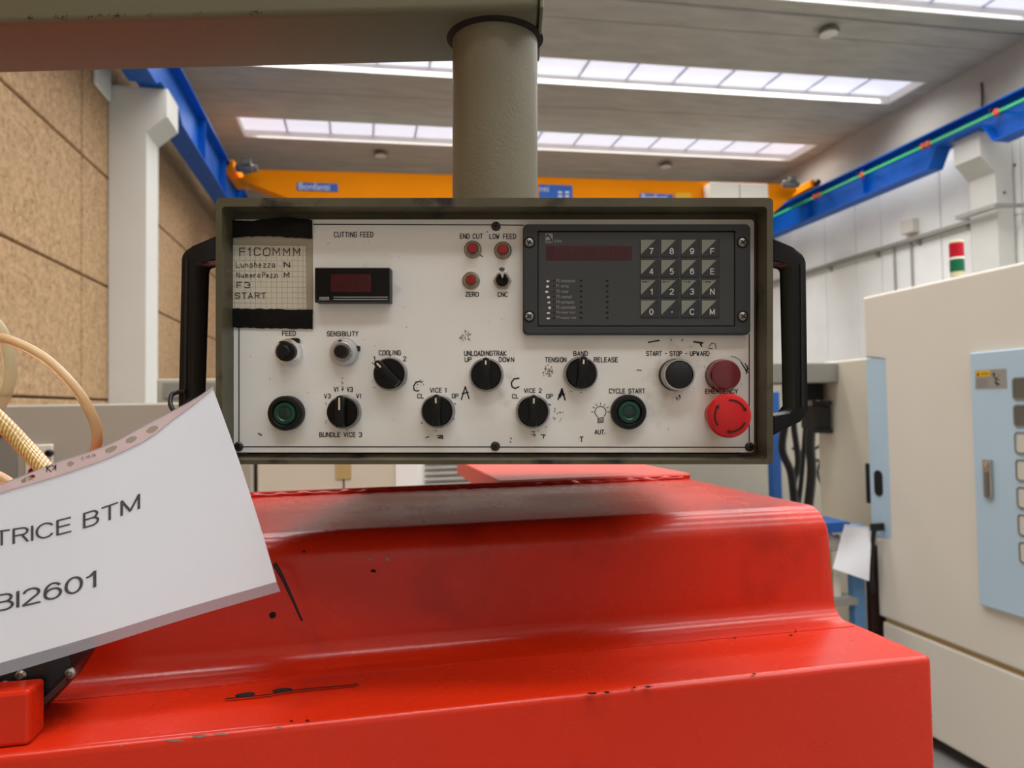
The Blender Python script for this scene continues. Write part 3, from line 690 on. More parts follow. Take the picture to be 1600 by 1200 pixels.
# ================================================================== RED MACHINE COVER
t = thing('machine_cover', (.1, .9, .80), 'red painted steel machine cover with a stepped top, under the control panel', 'machine cover')
bm = nb(); vs0 = box(bm, (-.95, .600, .80), (.545, 1.55, 1.300))
bmesh.ops.bevel(bm, geom=[e for e in bm.edges if all(v.co.y < .7 for v in e.verts) or all(v.co.x > .5 for v in e.verts)], offset=.006, segments=4, affect='EDGES', profile=.5)
ledge = put('lower_cover', bm, 'red_paint', t, smooth=True)
def arc(cx, cy, r, a0, a1, n=8): return [(cx + r * cos(radians(a0 + (a1 - a0) * k / n)), cy + r * sin(radians(a0 + (a1 - a0) * k / n))) for k in range(n + 1)]
prof = [(1.095, 1.295), (.700, 1.295), (.700, 1.3006)] + arc(.713, 1.3226, .022, -90, 0, 8)[0:] + arc(.767, 1.394, .032, 180, 90, 10) + [(1.095, 1.426)]
bm = nb(); n = len(prof); X = [-.45, .520, .530]
A = [[bm.verts.new((x, *p)) for p in prof] for x in X]
def inset(p, d):                      # last ring pulled in a little so the right end is rounded
    yy, zz = p; 
    if zz > 1.335: zz -= d * (zz - 1.335) / .096
    if yy < .80 and zz > 1.33: yy += d * .8
    return (yy, zz)
E = [bm.verts.new((x, *inset(p, d))) for x, d in ((.534, .0035),) for p in prof]
E2 = [bm.verts.new((x, *inset(p, d))) for x, d in ((.536, .009),) for p in prof]
A += [E, E2]
for r0, r1 in zip(A, A[1:]):
    for i in range(n): bm.faces.new([r0[i], r0[(i + 1) % n], r1[(i + 1) % n], r1[i]])
bm.faces.new(A[0][::-1]); bm.faces.new(A[-1])
up = put('upper_cover', bm, 'red_paint', t, smooth=True)
put('rear_flange', box(nb(), (-.45, 1.096, 1.40), (.536, 1.102, 1.4325), .001, 1), 'red_paint', t)
pts = [Vector((x, 1.090 + random.uniform(-.002, .002), 1.4275 + random.uniform(-.001, .0012))) for x in [(-.44 + .016 * k) for k in range(61)]]
put('weld_bead', tube(nb(), pts, lambda q: .0028 + .0014 * sin(q * 190), 8, n=3), 'red_paint', t, smooth=True)
a = on(773, 749, 2, 1.4325)
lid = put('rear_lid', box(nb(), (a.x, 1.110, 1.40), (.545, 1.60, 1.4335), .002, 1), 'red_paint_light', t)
put('lid_seam', box(nb(), (a.x + .01, 1.1085, 1.4265), (.543, 1.1105, 1.4295)), 'dark_gap', lid)
put('side_strip', prism(nb(), [(.533, .74), (.560, .80), (.560, 1.15), (.533, 1.15)], 1.296, 1.3035, 'xy'), 'red_paint', t)
# holes, cracks and chips
c = on(426, 961, 1, .735); put('screw_hole', cyl(nb(), (c.x, .736, c.z), .0033, 0, -.0014, 18, axis='y'), 'dark_gap', t)
for px, py in ((383, 1084), (441, 1077)):
    c = on(px, py, 2, 1.3012); put('drain_slot', prism(nb(), [(c.x + .0085 * cos(k), c.y + .0045 * sin(k)) for k in [i * pi / 8 for i in range(16)]], 1.2995, 1.3007, 'xy'), 'dark_gap', t)
def blob(px, py, rx, ry, z, m_, name, plane=2):
    pts = []
    for k in range(11):
        a_ = 2 * pi * k / 11; q = random.uniform(.6, 1.15); p = on(px + rx * q * cos(a_), py + ry * q * sin(a_), plane, z); pts.append(p)
    bm = nb(); poly(bm, pts); put(name, bm, m_, t)
crk = nb(); ppx = [(352, 1092), (383, 1089), (420, 1085), (441, 1081), (480, 1076), (520, 1073), (560, 1069)]
for (x0, y0), (x1, y1) in zip(ppx, ppx[1:]):
    poly(crk, [on(x0, y0 - .9, 2, 1.3022), on(x0, y0 + .9, 2, 1.3022), on(x1, y1 + .9, 2, 1.3022), on(x1, y1 - .9, 2, 1.3022)])
put('seam_crack', crk, 'chip_dark', t)
for px, py, rx, ry in ((272, 1157, 20, 2.6), (310, 1150, 16, 2.6), (345, 1147, 14, 2.0), (436, 1137, 5, 2.2), (190, 1165, 3, 1.5)):
    blob(px, py, rx, ry, .5996, 'chip_grey', 'paint_chip', 1)
for px, py, rx, ry in ((925, 1084, 8, 2.2), (948, 1082, 5, 2), (1013, 1073, 6, 1.6), (991, 1074, 3, 1.4), (1178, 1053, 3, 1.2), (455, 1126, 3, 1.4), (481, 1125, 3, 1.4), (1243, 986, 1, 4), (1236, 992, 3, 1), (1148, 997, 2, 1)):
    blob(px, py, rx, ry, 1.3006, 'chip_dark', 'paint_chip', 2)
for px, py, rx, ry, m_ in ((578, 873, 3, 2, 'chip_grey'), (605, 873, 4, 3.5, 'chip_grey'), (583, 892, 5, 3, 'chip_dark'), (475, 862, 3, 2, 'chip_dark'), (710, 1040, 1.5, 1.5, 'chip_dark')):
    blob(px, py, rx, ry, .7345, m_, 'paint_chip', 1)
bm = nb(); q = [(1264, 1166), (1275, 1162), (1290, 1163), (1306, 1160)]
for (x0, y0), (x1, y1) in zip(q, q[1:]): poly(bm, [on(x0, y0 - .6, 1, .5995), on(x0, y0 + .6, 1, .5995), on(x1, y1 + .6, 1, .5995), on(x1, y1 - .6, 1, .5995)])
put('scratch', bm, 'red_paint_light', t)
# black bracket with bolts and small red block at lower left
t = thing('clamp_bracket', on(70, 1115, 2, 1.30), 'black clamp bracket with screws and a small red block, under the plastic sleeve', 'bracket')
b = on(118, 1060, 1, .65)
bm = nb(); prism(bm, [(-.40, 1.3015), (on(60, 1120, 2, 1.30).x, 1.3015), (b.x - .012, 1.325), (b.x, 1.345), (b.x - .004, 1.362), (b.x - .03, 1.368), (-.40, 1.362)], .644, .699, 'xz', bev=.002)
put('bracket_body', bm, 'black_satin', t, smooth=True)
for px, py in ((33, 1055), (8, 1072), (110, 1052)):
    c = on(px, py, 1, .643); put('screw', lathe(nb(), [(.0042, 0), (.0042, -.002), (.0025, -.0036), (.0018, -.0012), (0, -.001)], (c.x, .644, c.z), 14, axis='y'), 'screw_steel', t, smooth=True)
a = on(-60, 1080, 1, .612); b = on(46, 1079, 1, .612)
put('red_block', box(nb(), (a.x, .612, 1.3005), (b.x, .640, b.z), .003, 2), 'red_paint', t)
q0 = on(50, 1112, 1, .642); q1 = on(104, 1060, 1, .642)
put('diagonal_bar', prism(nb(), [(q0.x, q0.z - .004), (q1.x, q1.z - .004), (q1.x, q1.z + .002), (q0.x, q0.z + .002)], .6405, .6445, 'xz'), 'brown_steel', t)

# ================================================================== CONTROL PANEL (frame PF: x right, y up, z towards the operator)
DP = .630; DR = .605
def S(px, py, h=0): return Vector(((px - 800) * DP / F, (600 - py) * DP / F, -DP + h))
cp = thing('control_pendant', L(773, 725, .68), 'grey faced machine control panel in an olive steel box with two black handles', 'control panel', PF)
x0, y1_, _ = L(337, 309, DR); x1, y0_, _ = L(1208, 725.5, DR)
bm = nb(); wt = .0052
ring(bm, rrect(x0, y0_, x1, y1_, .004), rrect(x0 + wt, y0_ + .0038, x1 - wt, y1_ - .0075, .003), -DR, -.634)
put('front_rim', bm, 'olive_enamel', cp)
bm = nb(); ring(bm, rrect(x0 + .0006, y0_ + .0006, x1 - .0006, y1_ - .0006, .004), rrect(x0 + .016, y0_ + .006, x1 - .019, y1_ - .013, .002), -.6325, -.640)
put('inner_flange', bm, 'olive_enamel', cp)
put('deep_rear_case', box(nb(), (x0 + .001, y0_ + .001, -1.25), (x1 - .001, y1_ - .001, -.640), .003, 1), 'olive_enamel', cp)  # unseen depth stretched back to give the dark reflection in the red cover
a = S(365, 707); b = S(1178, 343)
fp = put('face_plate', prism(nb(), rrect(a.x, a.y, b.x, b.y, .003), -DP - .0024, -DP, 'xy'), 'face_plate_metal', cp)
# engraved border
def PM(h): return lambda x, y: S(x, y, h)
bm = nb(); W1 = 1.7
for q in ([(490, 350.5), (769, 351.5)], [(781, 351.6), (818, 352)], [(373.5, 512), (373.5, 690)], [(380, 698), (767, 698.2)], [(781, 698.4), (1164, 698.8)], [(1170.5, 522), (1170.5, 690)]):
    ribbon(bm, q, W1, 0, mp=PM(.00025))
put('border_line', bm, 'legend_ink', fp)
LEG = [('CUTTING FEED', 522.5, 583, 362.8, 370.4), ('END CUT', 719, 754, 365.6, 372.6), ('LOW FEED', 765, 806, 365.8, 373), ('ZERO', 727.5, 747.5, 456.6, 463.2),
 ('CNC', 778, 793, 457, 463.4), ('FEED', 441.4, 462, 517.5, 524.3), ('SENSIBILITY', 511.5, 559.5, 518, 525), ('COOLING', 592.6, 626, 547.8, 554.6), ('1', 584.2, 586.6, 557.4, 564),
 ('2', 630.4, 634.4, 557.4, 564), ('UNLOADINGTRAK', 725.6, 791, 548.5, 555.6), ('UP', 726.6, 736.5, 558.6, 565), ('DOWN', 780, 803, 558.6, 565), ('BAND', 896.5, 918, 549, 555.6),
 ('TENSION', 852, 884.5, 558.8, 565.6), ('RELEASE', 928.4, 965, 558.8, 565.6), ('START - STOP - UPWARD', 1010, 1108, 549, 555.6), ('V1 + V3', 522, 551, 605, 611.8),
 ('V3', 506.8, 516.4, 615.6, 622), ('V1', 557.2, 564.2, 615.6, 622), ('BUNDLE VICE 3', 499.6, 565.4, 675.8, 682.4), ('VICE 1', 672.4, 697.6, 606.4, 613),
 ('CL', 652.6, 661.8, 615.8, 622), ('OP', 706.4, 715.8, 615.6, 621.8), ('VICE 2', 819.2, 846, 607.2, 613.4), ('CL', 800.8, 809.8, 616, 622.2), ('OP', 853.6, 863.4, 616, 622.2),
 ('CYCLE START', 952, 1007.6, 607.6, 614.2), ('AUT.', 929.4, 946, 671.8, 678), ('EMERGENCY', 1102, 1152.4, 608.4, 614.6)]
for s, xa, xb, ya, yb_ in LEG:
    bm = nb()
    for st in stroke_text(s, xa, xb, ya, yb_): ribbon(bm, st, 1.25, 0, mp=PM(.00025))
    put('legend', bm, 'legend_ink', fp)
# pen and marker writing, smudges
def scrawl(sts, wd, m_='marker_ink', name='marker_writing', h=.0003):
    bm = nb()
    for st in sts: ribbon(bm, st, wd, 0, mp=PM(h))
    put(name, bm, m_, fp)
scrawl([[(657, 596), (650, 597), (646.5, 603), (647, 609), (651, 611), (655, 610)]], 1.8)
scrawl([[(721, 624), (727, 604), (733, 623)], [(722, 615), (732, 613)]], 1.9)
scrawl([[(811, 591), (803, 592), (799, 598), (800, 604), (805, 607), (811, 604)]], 2.0)
scrawl([[(872, 624), (878, 607), (883, 625)], [(873, 617), (882, 616)], [(875, 621), (879, 610), (880, 618)]], 2.2)
scrawl([[(1013, 535), (1018, 534), (1024, 533), (1030, 532)]], 2.2); scrawl([[(1084, 534), (1098, 536)], [(1094, 536), (1096, 541)]], 2.6)
scrawl([[(1108, 541), (1112, 536), (1117, 537), (1119, 545)], [(1107, 544), (1113, 545)]], 1.1); scrawl([[(1065, 533), (1067, 530)], [(1048, 530), (1049, 532)]], 1.4)
scrawl([[(995, 578), (1002, 578.5)]], 1.2); scrawl([[(906, 683), (911, 682.5)], [(909, 684), (908.5, 690)]], 1.4); scrawl([[(846, 679), (852, 680)], [(850, 680), (849, 685)]], 1.4)
scrawl([[(798, 684), (799, 686)], [(797, 690), (798, 691)]], 1.5); scrawl([[(665, 684), (670, 682)], [(683, 681), (691, 680), (692, 685), (684, 684), (690, 682)]], 1.5)
scrawl([[(404, 677), (409, 680)]], 1.8); scrawl([[(1160, 570), (1164, 575)], [(1158, 566), (1166, 580)], [(1164, 568), (1169, 577)], [(1168, 572), (1166, 584)], [(1166, 577), (1169, 582)]], 1.6)
scrawl([[(1142, 557), (1149, 558), (1155, 562), (1159, 567)]], .8); scrawl([[(750, 398), (754, 401)], [(761, 362), (762, 362.5)]], 1.4)
scrawl([[(535, 590), (535.5, 592)], [(534, 596), (536, 600)], [(534, 603), (537, 606)]], .9)
for k in range(46):
    x = random.uniform(380, 1165); y = random.uniform(356, 694); a_ = random.uniform(0, 6); l = random.uniform(.4, 2.2)
    if not (815 < x < 1176 and y < 526) and not (x < 492 and y < 516): scrawl([[(x, y), (x + l * cos(a_), y + l * sin(a_))]], random.uniform(.5, 1.1), 'faded_ink', 'scuff')
def smudge(cx, cy, rx, ry, n, m_='faded_ink'):
    bm = nb()
    for k in range(n):
        a_ = random.uniform(0, 2 * pi); q = random.random() ** .7; x = cx + rx * q * cos(a_); y = cy + ry * q * sin(a_); t_ = random.gauss(1.0, .7); l = random.uniform(1, 3.6)
        ribbon(bm, [(x, y), (x + l * cos(t_) * .6, y + l * sin(t_) * .4), (x + l * cos(t_ + .4), y + l * sin(t_ + .4))], random.uniform(.5, 1.6), 0, mp=PM(.00022))
    put('smudge', bm, m_, fp)
smudge(726, 524, 10, 9, 26); smudge(856, 578, 11, 10, 30); smudge(1059, 619, 6, 5, 9, 'marker_ink'); smudge(834, 678, 4, 3, 8); smudge(870, 645, 10, 14, 12); smudge(655, 600, 8, 9, 8)
for k in range(30):
    a_ = random.uniform(0, 2 * pi); cx, cy = random.choice(((535, 645), (683, 644), (833, 645), (608, 585), (909, 585), (1060, 590))); r_ = random.uniform(27, 31)
    scrawl([[(cx + r_ * cos(a_), cy + r_ * sin(a_)), (cx + (r_ + .6) * cos(a_ + .06), cy + (r_ + .6) * sin(a_ + .06))]], random.uniform(.6, 1.6), 'marker_ink', 'scuff')
# drawn lamp symbol
bm = nb(); cx, cy = 938.3, 643.5
ribbon(bm, [(cx + 8.6 * cos(radians(a_)), cy + 8.6 * sin(radians(a_))) for a_ in range(122, 420, 12)], 1.1, 0, mp=PM(.00025))
for a_ in (180, 213, 240, 270, 300, 327, 360):
    c_, s_ = cos(radians(a_)), sin(radians(a_)); ribbon(bm, [(cx + 11 * c_, cy + 11 * s_), (cx + 14.5 * c_, cy + 14.5 * s_)], .9, 0, mp=PM(.00025))
ribbon(bm, [(934.3, 651.5), (934.3, 660), (942.5, 660), (942.5, 651.5)], 1, 0, mp=PM(.00025))
for k in range(4): ribbon(bm, [(934.5, 653.5 + 2 * k), (942.3, 652.3 + 2 * k)], .9, 0, mp=PM(.00025))
put('lamp_symbol', bm, 'legend_ink', fp)

def screwhead(c, r, m_, parent, name='screw', slot=True):
    s = put(name, lathe(nb(), [(0, 0), (r, 0), (r, r * .22), (r * .75, r * .48), (0, r * .58)], c, 22), m_, parent, smooth=True)
    return s
def cross(c, r, h, parent):
    a_ = random.uniform(0, 1.5); bm = nb()
    for k in (0, 1):
        u = Vector((cos(a_ + k * pi / 2), sin(a_ + k * pi / 2), 0)) * r; v = Vector((-u.y, u.x, 0)) * .22; q = Vector(c) + Vector((0, 0, h))
        poly(bm, [q - u - v, q + u - v, q + u + v, q - u + v])
    put('cross_slot', bm, 'dark_gap', parent)
for px, py in ((775, 354), (373, 697.5), (774, 697), (1171, 698)):
    s = screwhead(S(px, py), .0041, 'screw_black', cp); cross(S(px, py), .0024, .0026, s)

# depth-aware placement: a control whose front centre shows at (px, py) and stands h proud of the plate
def FC(px, py, h): return L(px, py, DP - h)
def at0(c): return Vector((c.x, c.y, -DP))
# small red push buttons
for px, py in ((738, 387.5), (785.5, 389), (735.3, 436.5)):
    c = at0(FC(px, py, .008)); nt_ = put('push_button', lathe(nb(), [(0, 0), (.0078, 0), (.0078, .0012), (.0066, .0022), (.0056, .0022), (.0056, .0042), (.0048, .0052), (.0042, .0046), (0, .0046)], c, 32), 'nickel_nut', cp, smooth=True)
    put('button_cap', lathe(nb(), [(.0040, .004), (.0040, .0085), (.0034, .0094), (0, .0096)], c, 28), 'red_push', nt_, smooth=True)
# toggle switch
c = at0(FC(785, 438, .003)); bm = nb(); lathe(bm, [(0, 0), (.0080, 0), (.0080, .0030), (.0060, .0034), (0, .0034)], c, 6)
tg = put('toggle_switch', bm, 'nickel_nut', cp)
put('bushing', lathe(nb(), [(.0056, .0030), (.0056, .006), (.0044, .0068), (.0038, .0060), (0, .0045)], c, 26), 'black_gloss', tg, smooth=True)
put('lever', tube(nb(), [c + Vector((0, 0, .004)), c + Vector((0, .0035, .009)), c + Vector((-.0003, .0066, .0135)), c + Vector((-.0003, .0078, .0150))], lambda q: .0014 + .0012 * q ** 2, 14), 'chrome', tg, smooth=True)
# feed knob and counting dial
c = at0(FC(446, 549.3, .012)); k1 = put('feed_knob', lathe(nb(), [(0, 0), (.0118, 0), (.0122, .004), (.0113, .0062), (.0088, .0068), (0, .0068)], c, 44), 'chrome', cp, smooth=True)
put('knob_grip', lathe(nb(), [(.0086, .0065), (.0086, .0120), (.0076, .0134), (.0056, .0136), (.0054, .0185), (.0046, .0195), (0, .0195)], c, 36), 'black_plastic', k1, smooth=True)
q = S(462, 534); put('lock_tab', prism(nb(), rrect(q.x - .004, q.y - .003, q.x + .004, q.y + .003, .0015), -DP, -DP + .004, 'xy'), 'black_plastic', k1)
bm = nb(); ribbon(bm, [(440.5, 535.6), (444, 534.6), (449, 534.4), (453.5, 535.4)], 2.2, 0, mp=PM(.0071)); put('scale_window', bm, 'dark_gap', k1)
c = at0(FC(534, 549.5, .012)); k2 = put('sensibility_dial', lathe(nb(), [(0, 0), (.0126, 0), (.0128, .003), (.0118, .0068), (.0086, .0080), (0, .0080)], c, 44), 'dial_metal', cp, smooth=True)
bm = nb(); lathe(bm, [(.0086, .0080), (.0086, .0098), (.0080, .0104), (0, .0104)], c, 40)
sk_ = put('scale_ring', bm, 'satin_metal', k2, smooth=True)
bm = nb()
for k in range(24):
    a_ = 2 * pi * k / 24; u = Vector((cos(a_), sin(a_), 0)); v = Vector((-u.y, u.x, 0)) * .00018; z = Vector((0, 0, .01055))
    poly(bm, [c + u * .0064 - v + z, c + u * .0080 - v + z, c + u * .0080 + v + z, c + u * .0064 + v + z])
put('scale_marks', bm, 'legend_ink', k2)
put('knob_grip', lathe(nb(), [(.0060, .0104), (.0058, .0165), (.0050, .0178), (0, .0180)], c, 30), 'black_plastic', k2, smooth=True)
q = S(558, 546); put('lock_tab', prism(nb(), rrect(q.x - .0035, q.y - .002, q.x + .003, q.y + .003, .0012), -DP, -DP + .004, 'xy'), 'black_plastic', k2)
bm = nb(); ribbon(bm, [(533, 533.4), (536.5, 533.4)], 3.2, 0, mp=PM(.0077)); put('scale_window', bm, 'dark_gap', k2)
# selector knobs
def selector(px, py, ang, marks, lab=None):
    c = at0(FC(px, py, .012)); rg = put('selector_switch', lathe(nb(), [(0, 0), (.0152, 0), (.0152, .0028), (.0140, .0044), (.0130, .0044), (0, .0044)], c, 44), 'satin_metal', cp, smooth=True)
    put('knob_disc', lathe(nb(), [(.0134, .0044), (.0134, .0098), (.0124, .0110), (0, .0110)], c, 40), 'black_gloss', rg, smooth=True)
    bm = nb(); ca, sa = cos(ang), sin(ang)
    out = [(-.0033, -.0125), (.0033, -.0125), (.0036, .0105), (.0024, .0140), (0, .0150), (-.0024, .0140), (-.0036, .0105)]
    prism(bm, [(c.x + a_ * ca - b_ * sa, c.y + a_ * sa + b_ * ca) for a_, b_ in out], -DP + .0108, -DP + .0200, 'xy', bev=.0009)
    put('knob_grip', bm, 'black_plastic', rg, smooth=True)
    bm = nb(); q = [(-.0007, marks[0]), (.0007, marks[0]), (.0007, marks[1]), (-.0007, marks[1])]
    poly(bm, [(c.x + a_ * ca - b_ * sa, c.y + a_ * sa + b_ * ca, -DP + .0202) for a_, b_ in q]); put('pointer_mark', bm, 'pointer_white', rg)
selector(607, 584, radians(44), (.0075, .0125)); selector(759.5, 585.5, 0, (.0085, .0120)); selector(909, 583.5, radians(-5), (.0080, .0118))
selector(533.5, 644.5, radians(0), (.0025, .0130)); selector(682.5, 643, 0, (.0075, .0122)); selector(833, 643.5, radians(-2), (.0075, .0120))
# green lit push buttons
for px, py in ((444, 646), (983.5, 644)):
    c = at0(FC(px, py, .011)); g = put('green_button', lathe(nb(), [(0, 0), (.0153, 0), (.0153, .0088), (.0142, .0104), (.0112, .0108), (.0100, .0092), (0, .0092)], c, 44), 'black_plastic', cp, smooth=True)
    put('button_cap', lathe(nb(), [(.0098, .0092), (.0092, .0104), (.0066, .0106), (.0058, .0098), (0, .0098)], c, 40), 'green_lens', g, smooth=True)
    put('cap_centre', lathe(nb(), [(.0054, .0099), (.004, .0102), (0, .0103)], c, 30), 'green_lens_dark', g, smooth=True)
# black push button
c = at0(FC(1061.5, 585.5, .018)); g = put('start_button', lathe(nb(), [(0, 0), (.0142, 0), (.0142, .004), (.0142, .005)], c, 40), 'black_plastic', cp, smooth=True)
put('bezel', lathe(nb(), [(.0136, .0045), (.0138, .0170), (.0132, .0184), (.0122, .0184), (.0120, .016)], c, 44), 'satin_metal', g, smooth=True)
put('button_cap', lathe(nb(), [(.0119, .0150), (.0119, .0174), (.0110, .0180), (0, .0184)], c, 40), 'black_satin', g, smooth=True)
# red indicator
c = at0(FC(1135, 586, .016)); g = put('indicator_lamp', lathe(nb(), [(0, 0), (.0142, 0), (.0142, .002), (.0138, .003)], c, 44), 'red_lens', cp, smooth=True)
put('lens', lathe(nb(), [(.0137, .0015), (.0134, .0135), (.0124, .0158), (.0110, .0162), (0, .0150)], c, 44), 'red_lens', g, smooth=True)
# emergency stop
c = at0(FC(1141.5, 650, .037)); g = put('emergency_button', lathe(nb(), [(0, 0), (.0118, 0), (.0118, .006), (.0098, .010), (.0098, .025)], c, 40), 'red_stop', cp, smooth=True)
put('mushroom_head', lathe(nb(), [(.0090, .0240), (.0168, .0255), (.0186, .0290), (.0186, .0330), (.0176, .0356), (.0150, .0366), (0, .0371)], c, 56), 'red_stop', g, smooth=True)
bm = nb(); Rr = .0132
for a0 in (95, -25, 215):
    pts = [(c.x + Rr * cos(radians(a0 - q)), c.y + Rr * sin(radians(a0 - q))) for q in range(0, 67, 6)]
    zq = -DP + .0374; ribbon(bm, pts, .0014, zq)
    e = pts[-1]; a1 = radians(a0 - 66); tx, ty = sin(a1), -cos(a1); nx, ny = cos(a1), sin(a1)
    poly(bm, [(e[0] + nx * .0019, e[1] + ny * .0019, zq), (e[0] - nx * .0019, e[1] - ny * .0019, zq), (e[0] + tx * .0032, e[1] + ty * .0032, zq)])
put('turn_arrows', bm, 'marker_ink', g)

# panel meter
hm = .0135; a = L(491.5, 472.5, DP - hm); b = L(609.3, 418, DP - hm)
mt = put('digital_meter', box(nb(), (a.x, a.y, -DP), (b.x, b.y, -DP + hm), .0008, 2), 'black_satin', cp)
put('meter_face', box(nb(), (a.x + .0015, a.y + .003, -DP + hm - .0002), (b.x - .0012, b.y - .001, -DP + hm + .0003)), 'black_gloss', mt)
def LH(px, py, h): return L(px, py, DP - h)
def rect(px0, py0, px1, py1, h): return [LH(px0, py1, h), LH(px1, py1, h), LH(px1, py0, h), LH(px0, py0, h)]
put('display_window', poly(nb(), rect(517, 428.5, 580, 456, hm + .0005)), 'meter_red', mt)
SEG = [((0, 1), (1, 1)), ((1, 1), (1, .5)), ((1, .5), (1, 0)), ((0, 0), (1, 0)), ((0, .5), (0, 0)), ((0, 1), (0, .5)), ((0, .5), (1, .5))]
bm = nb()
for k in range(3):
    for (u0, v0), (u1, v1) in SEG:
        X0, Y0 = 524 + 19 * k, 452; ribbon(bm, [(X0 + 10 * u0, Y0 - 19 * v0), (X0 + 10 * u1, Y0 - 19 * v1)], 1.6, 0, mp=lambda x, y: LH(x, y, hm + .0006))
put('dark_digits', bm, 'digit_ghost', mt)
bm = nb(); poly(bm, rect(521, 463.6, 606, 464.8, hm + .0005)); poly(bm, rect(521, 467.2, 606, 468.4, hm + .0005)); put('face_lines', bm, 'key_text_dim', mt)
bm = nb(); poly(bm, rect(499, 464, 514, 469, hm + .0005))
put('maker_mark', bm, 'key_text_dim', mt)
bm = nb(); text(bm, 'DITEL', lambda u, v: LH(500 + 13.2 * u, 468.2 - 3.6 * v, hm + .0007)); put('maker_letters', bm, 'marker_ink', mt)

# keypad unit
hk = .0095
o1 = [L(817, 523, DP - hk), L(1173, 350, DP - hk)]; i1 = [L(840, 510, DP - hk), L(1149, 361, DP - hk)]
bm = nb(); ro = rrect(o1[0].x, o1[0].y, o1[1].x, o1[1].y, .0045, 6); ri = rrect(i1[0].x, i1[0].y, i1[1].x, i1[1].y, .0008, 6)
ring(bm, ro, ri, -DP, -DP + hk - .001)
def off(lp, d):
    cx = sum(p[0] for p in lp) / len(lp); cy = sum(p[1] for p in lp) / len(lp); return [(p[0] - d * (1 if p[0] > cx else -1), p[1] - d * (1 if p[1] > cy else -1)) for p in lp]
ring(bm, off(ro, .0011), ri, -DP + hk - .001, -DP + hk)
ku = put('keypad_unit', bm, 'keypad_grey', cp)
put('keypad_panel', box(nb(), (i1[0].x + .0006, i1[0].y + .0006, -DP), (i1[1].x - .0006, i1[1].y - .0006, -DP + hk - .0006), .0004, 1), 'keypad_panel', ku)
hp = hk - .0006
bm = nb()
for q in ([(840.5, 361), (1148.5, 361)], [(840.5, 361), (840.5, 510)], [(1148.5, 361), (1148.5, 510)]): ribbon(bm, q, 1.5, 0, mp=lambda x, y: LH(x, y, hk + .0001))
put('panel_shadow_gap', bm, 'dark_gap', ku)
for px, py in ((827, 379), (1160, 379), (827, 494.5), (1160.5, 494.5)):
    c = L(px, py, DP - hk); c0 = Vector((c.x, c.y, -DP + hk)); put('screw_recess', lathe(nb(), [(.0052, -.0002), (.0052, .00025), (0, .00025)], c0, 24), 'dark_gap', ku)
    s = put('screw', lathe(nb(), [(.0036, .0002), (.0036, .0008), (.0024, .0014), (0, .0016)], c0, 22), 'screw_steel', ku, smooth=True)
    bm = nb(); a_ = random.uniform(.3, 1.2)
    for k in (0, 1):
        u = Vector((cos(a_ + k * pi / 2), sin(a_ + k * pi / 2), 0)) * .0024; v = Vector((-u.y, u.x, 0)) * .22; q = c0 + Vector((0, 0, .0017)); poly(bm, [q - u - v, q + u - v, q + u + v, q - u + v])
    put('cross_slot', bm, 'dark_gap', ku)
put('display_window', poly(nb(), rect(853.5, 384, 987.8, 407, hp + .0003)), 'display_red', ku)
bm = nb()
for k in range(10):
    for (u0, v0), (u1, v1) in SEG:
        X0, Y0 = 858 + 12.8 * k, 403; ribbon(bm, [(X0 + 7 * u0, Y0 - 14 * v0), (X0 + 7 * u1, Y0 - 14 * v1)], .9, 0, mp=lambda x, y: LH(x, y, hp + .0004))
put('dark_digits', bm, 'digit_ghost', ku)
keys = ['789F', '456E', '123N', '0.CM']
for r in range(4):
    for k in range(4):
        X0 = 1000.8 + 31.75 * k; Y0 = 374 + 31.6 * r; bm = nb(); hq = hp + .0008; a = LH(X0, Y0 + 28, hp); b = LH(X0 + 28, Y0, hp)
        box(bm, (a.x, a.y, -DP + hp - .0002), (b.x, b.y, -DP + hq), .0003, 1, 0)
        poly(bm, [LH(X0 + .6, Y0 + .6, hq + .0001), LH(X0 + .6, Y0 + 23.5, hq + .0001), LH(X0 + 23.5, Y0 + .6, hq + .0001)], 1)
        ch = keys[r][k]
        if ch == '.': poly(bm, rect(X0 + 16.5, Y0 + 17.5, X0 + 18.5, Y0 + 19.5, hq + .0002), 2)
        else: wd = {'1': 2.4, 'M': 6.6, 'C': 6.4, 'N': 5.6}.get(ch, 5.1); grotesque(bm, ch, lambda u, v: LH(X0 + 17 + (u - .5) * wd, Y0 + 22.6 - 8.4 * v, hq + .0002), .15, 2)
        if r == 2:
            z = hq + .0002; d_ = -1 if k < 2 else 1; xa = X0 + 3; xb = X0 + 14; yy = Y0 + 3.2
            ribbon(bm, [(xa, yy), (xb, yy)], .8, 0, 3, mp=lambda x, y: LH(x, y, z)); tip = xa - 1 if d_ < 0 else xb + 1
            for e in ((0, 4) if k in (0, 3) else (0,)): poly(bm, [LH(tip - d_ * e, yy, z), LH(tip - d_ * (e + 3.5), yy - 1.6, z), LH(tip - d_ * (e + 3.5), yy + 1.6, z)], 3)
        put('key', bm, ['key_dark', 'key_light', 'key_text', 'marker_ink'], ku)
rows_ = ['F0 constants', 'F1 write', 'F2 read', 'F3 manual', 'F4 semiauto', 'F5 automatic', 'F6 input test', 'F7 output test']
ends = [898.5, 888.5, 887.5, 893, 897.5, 899.5, 898.5, 900.5]; blx = [856, 855.5, 854, 857, 857.5, 858.8, 856.5, 856.5]
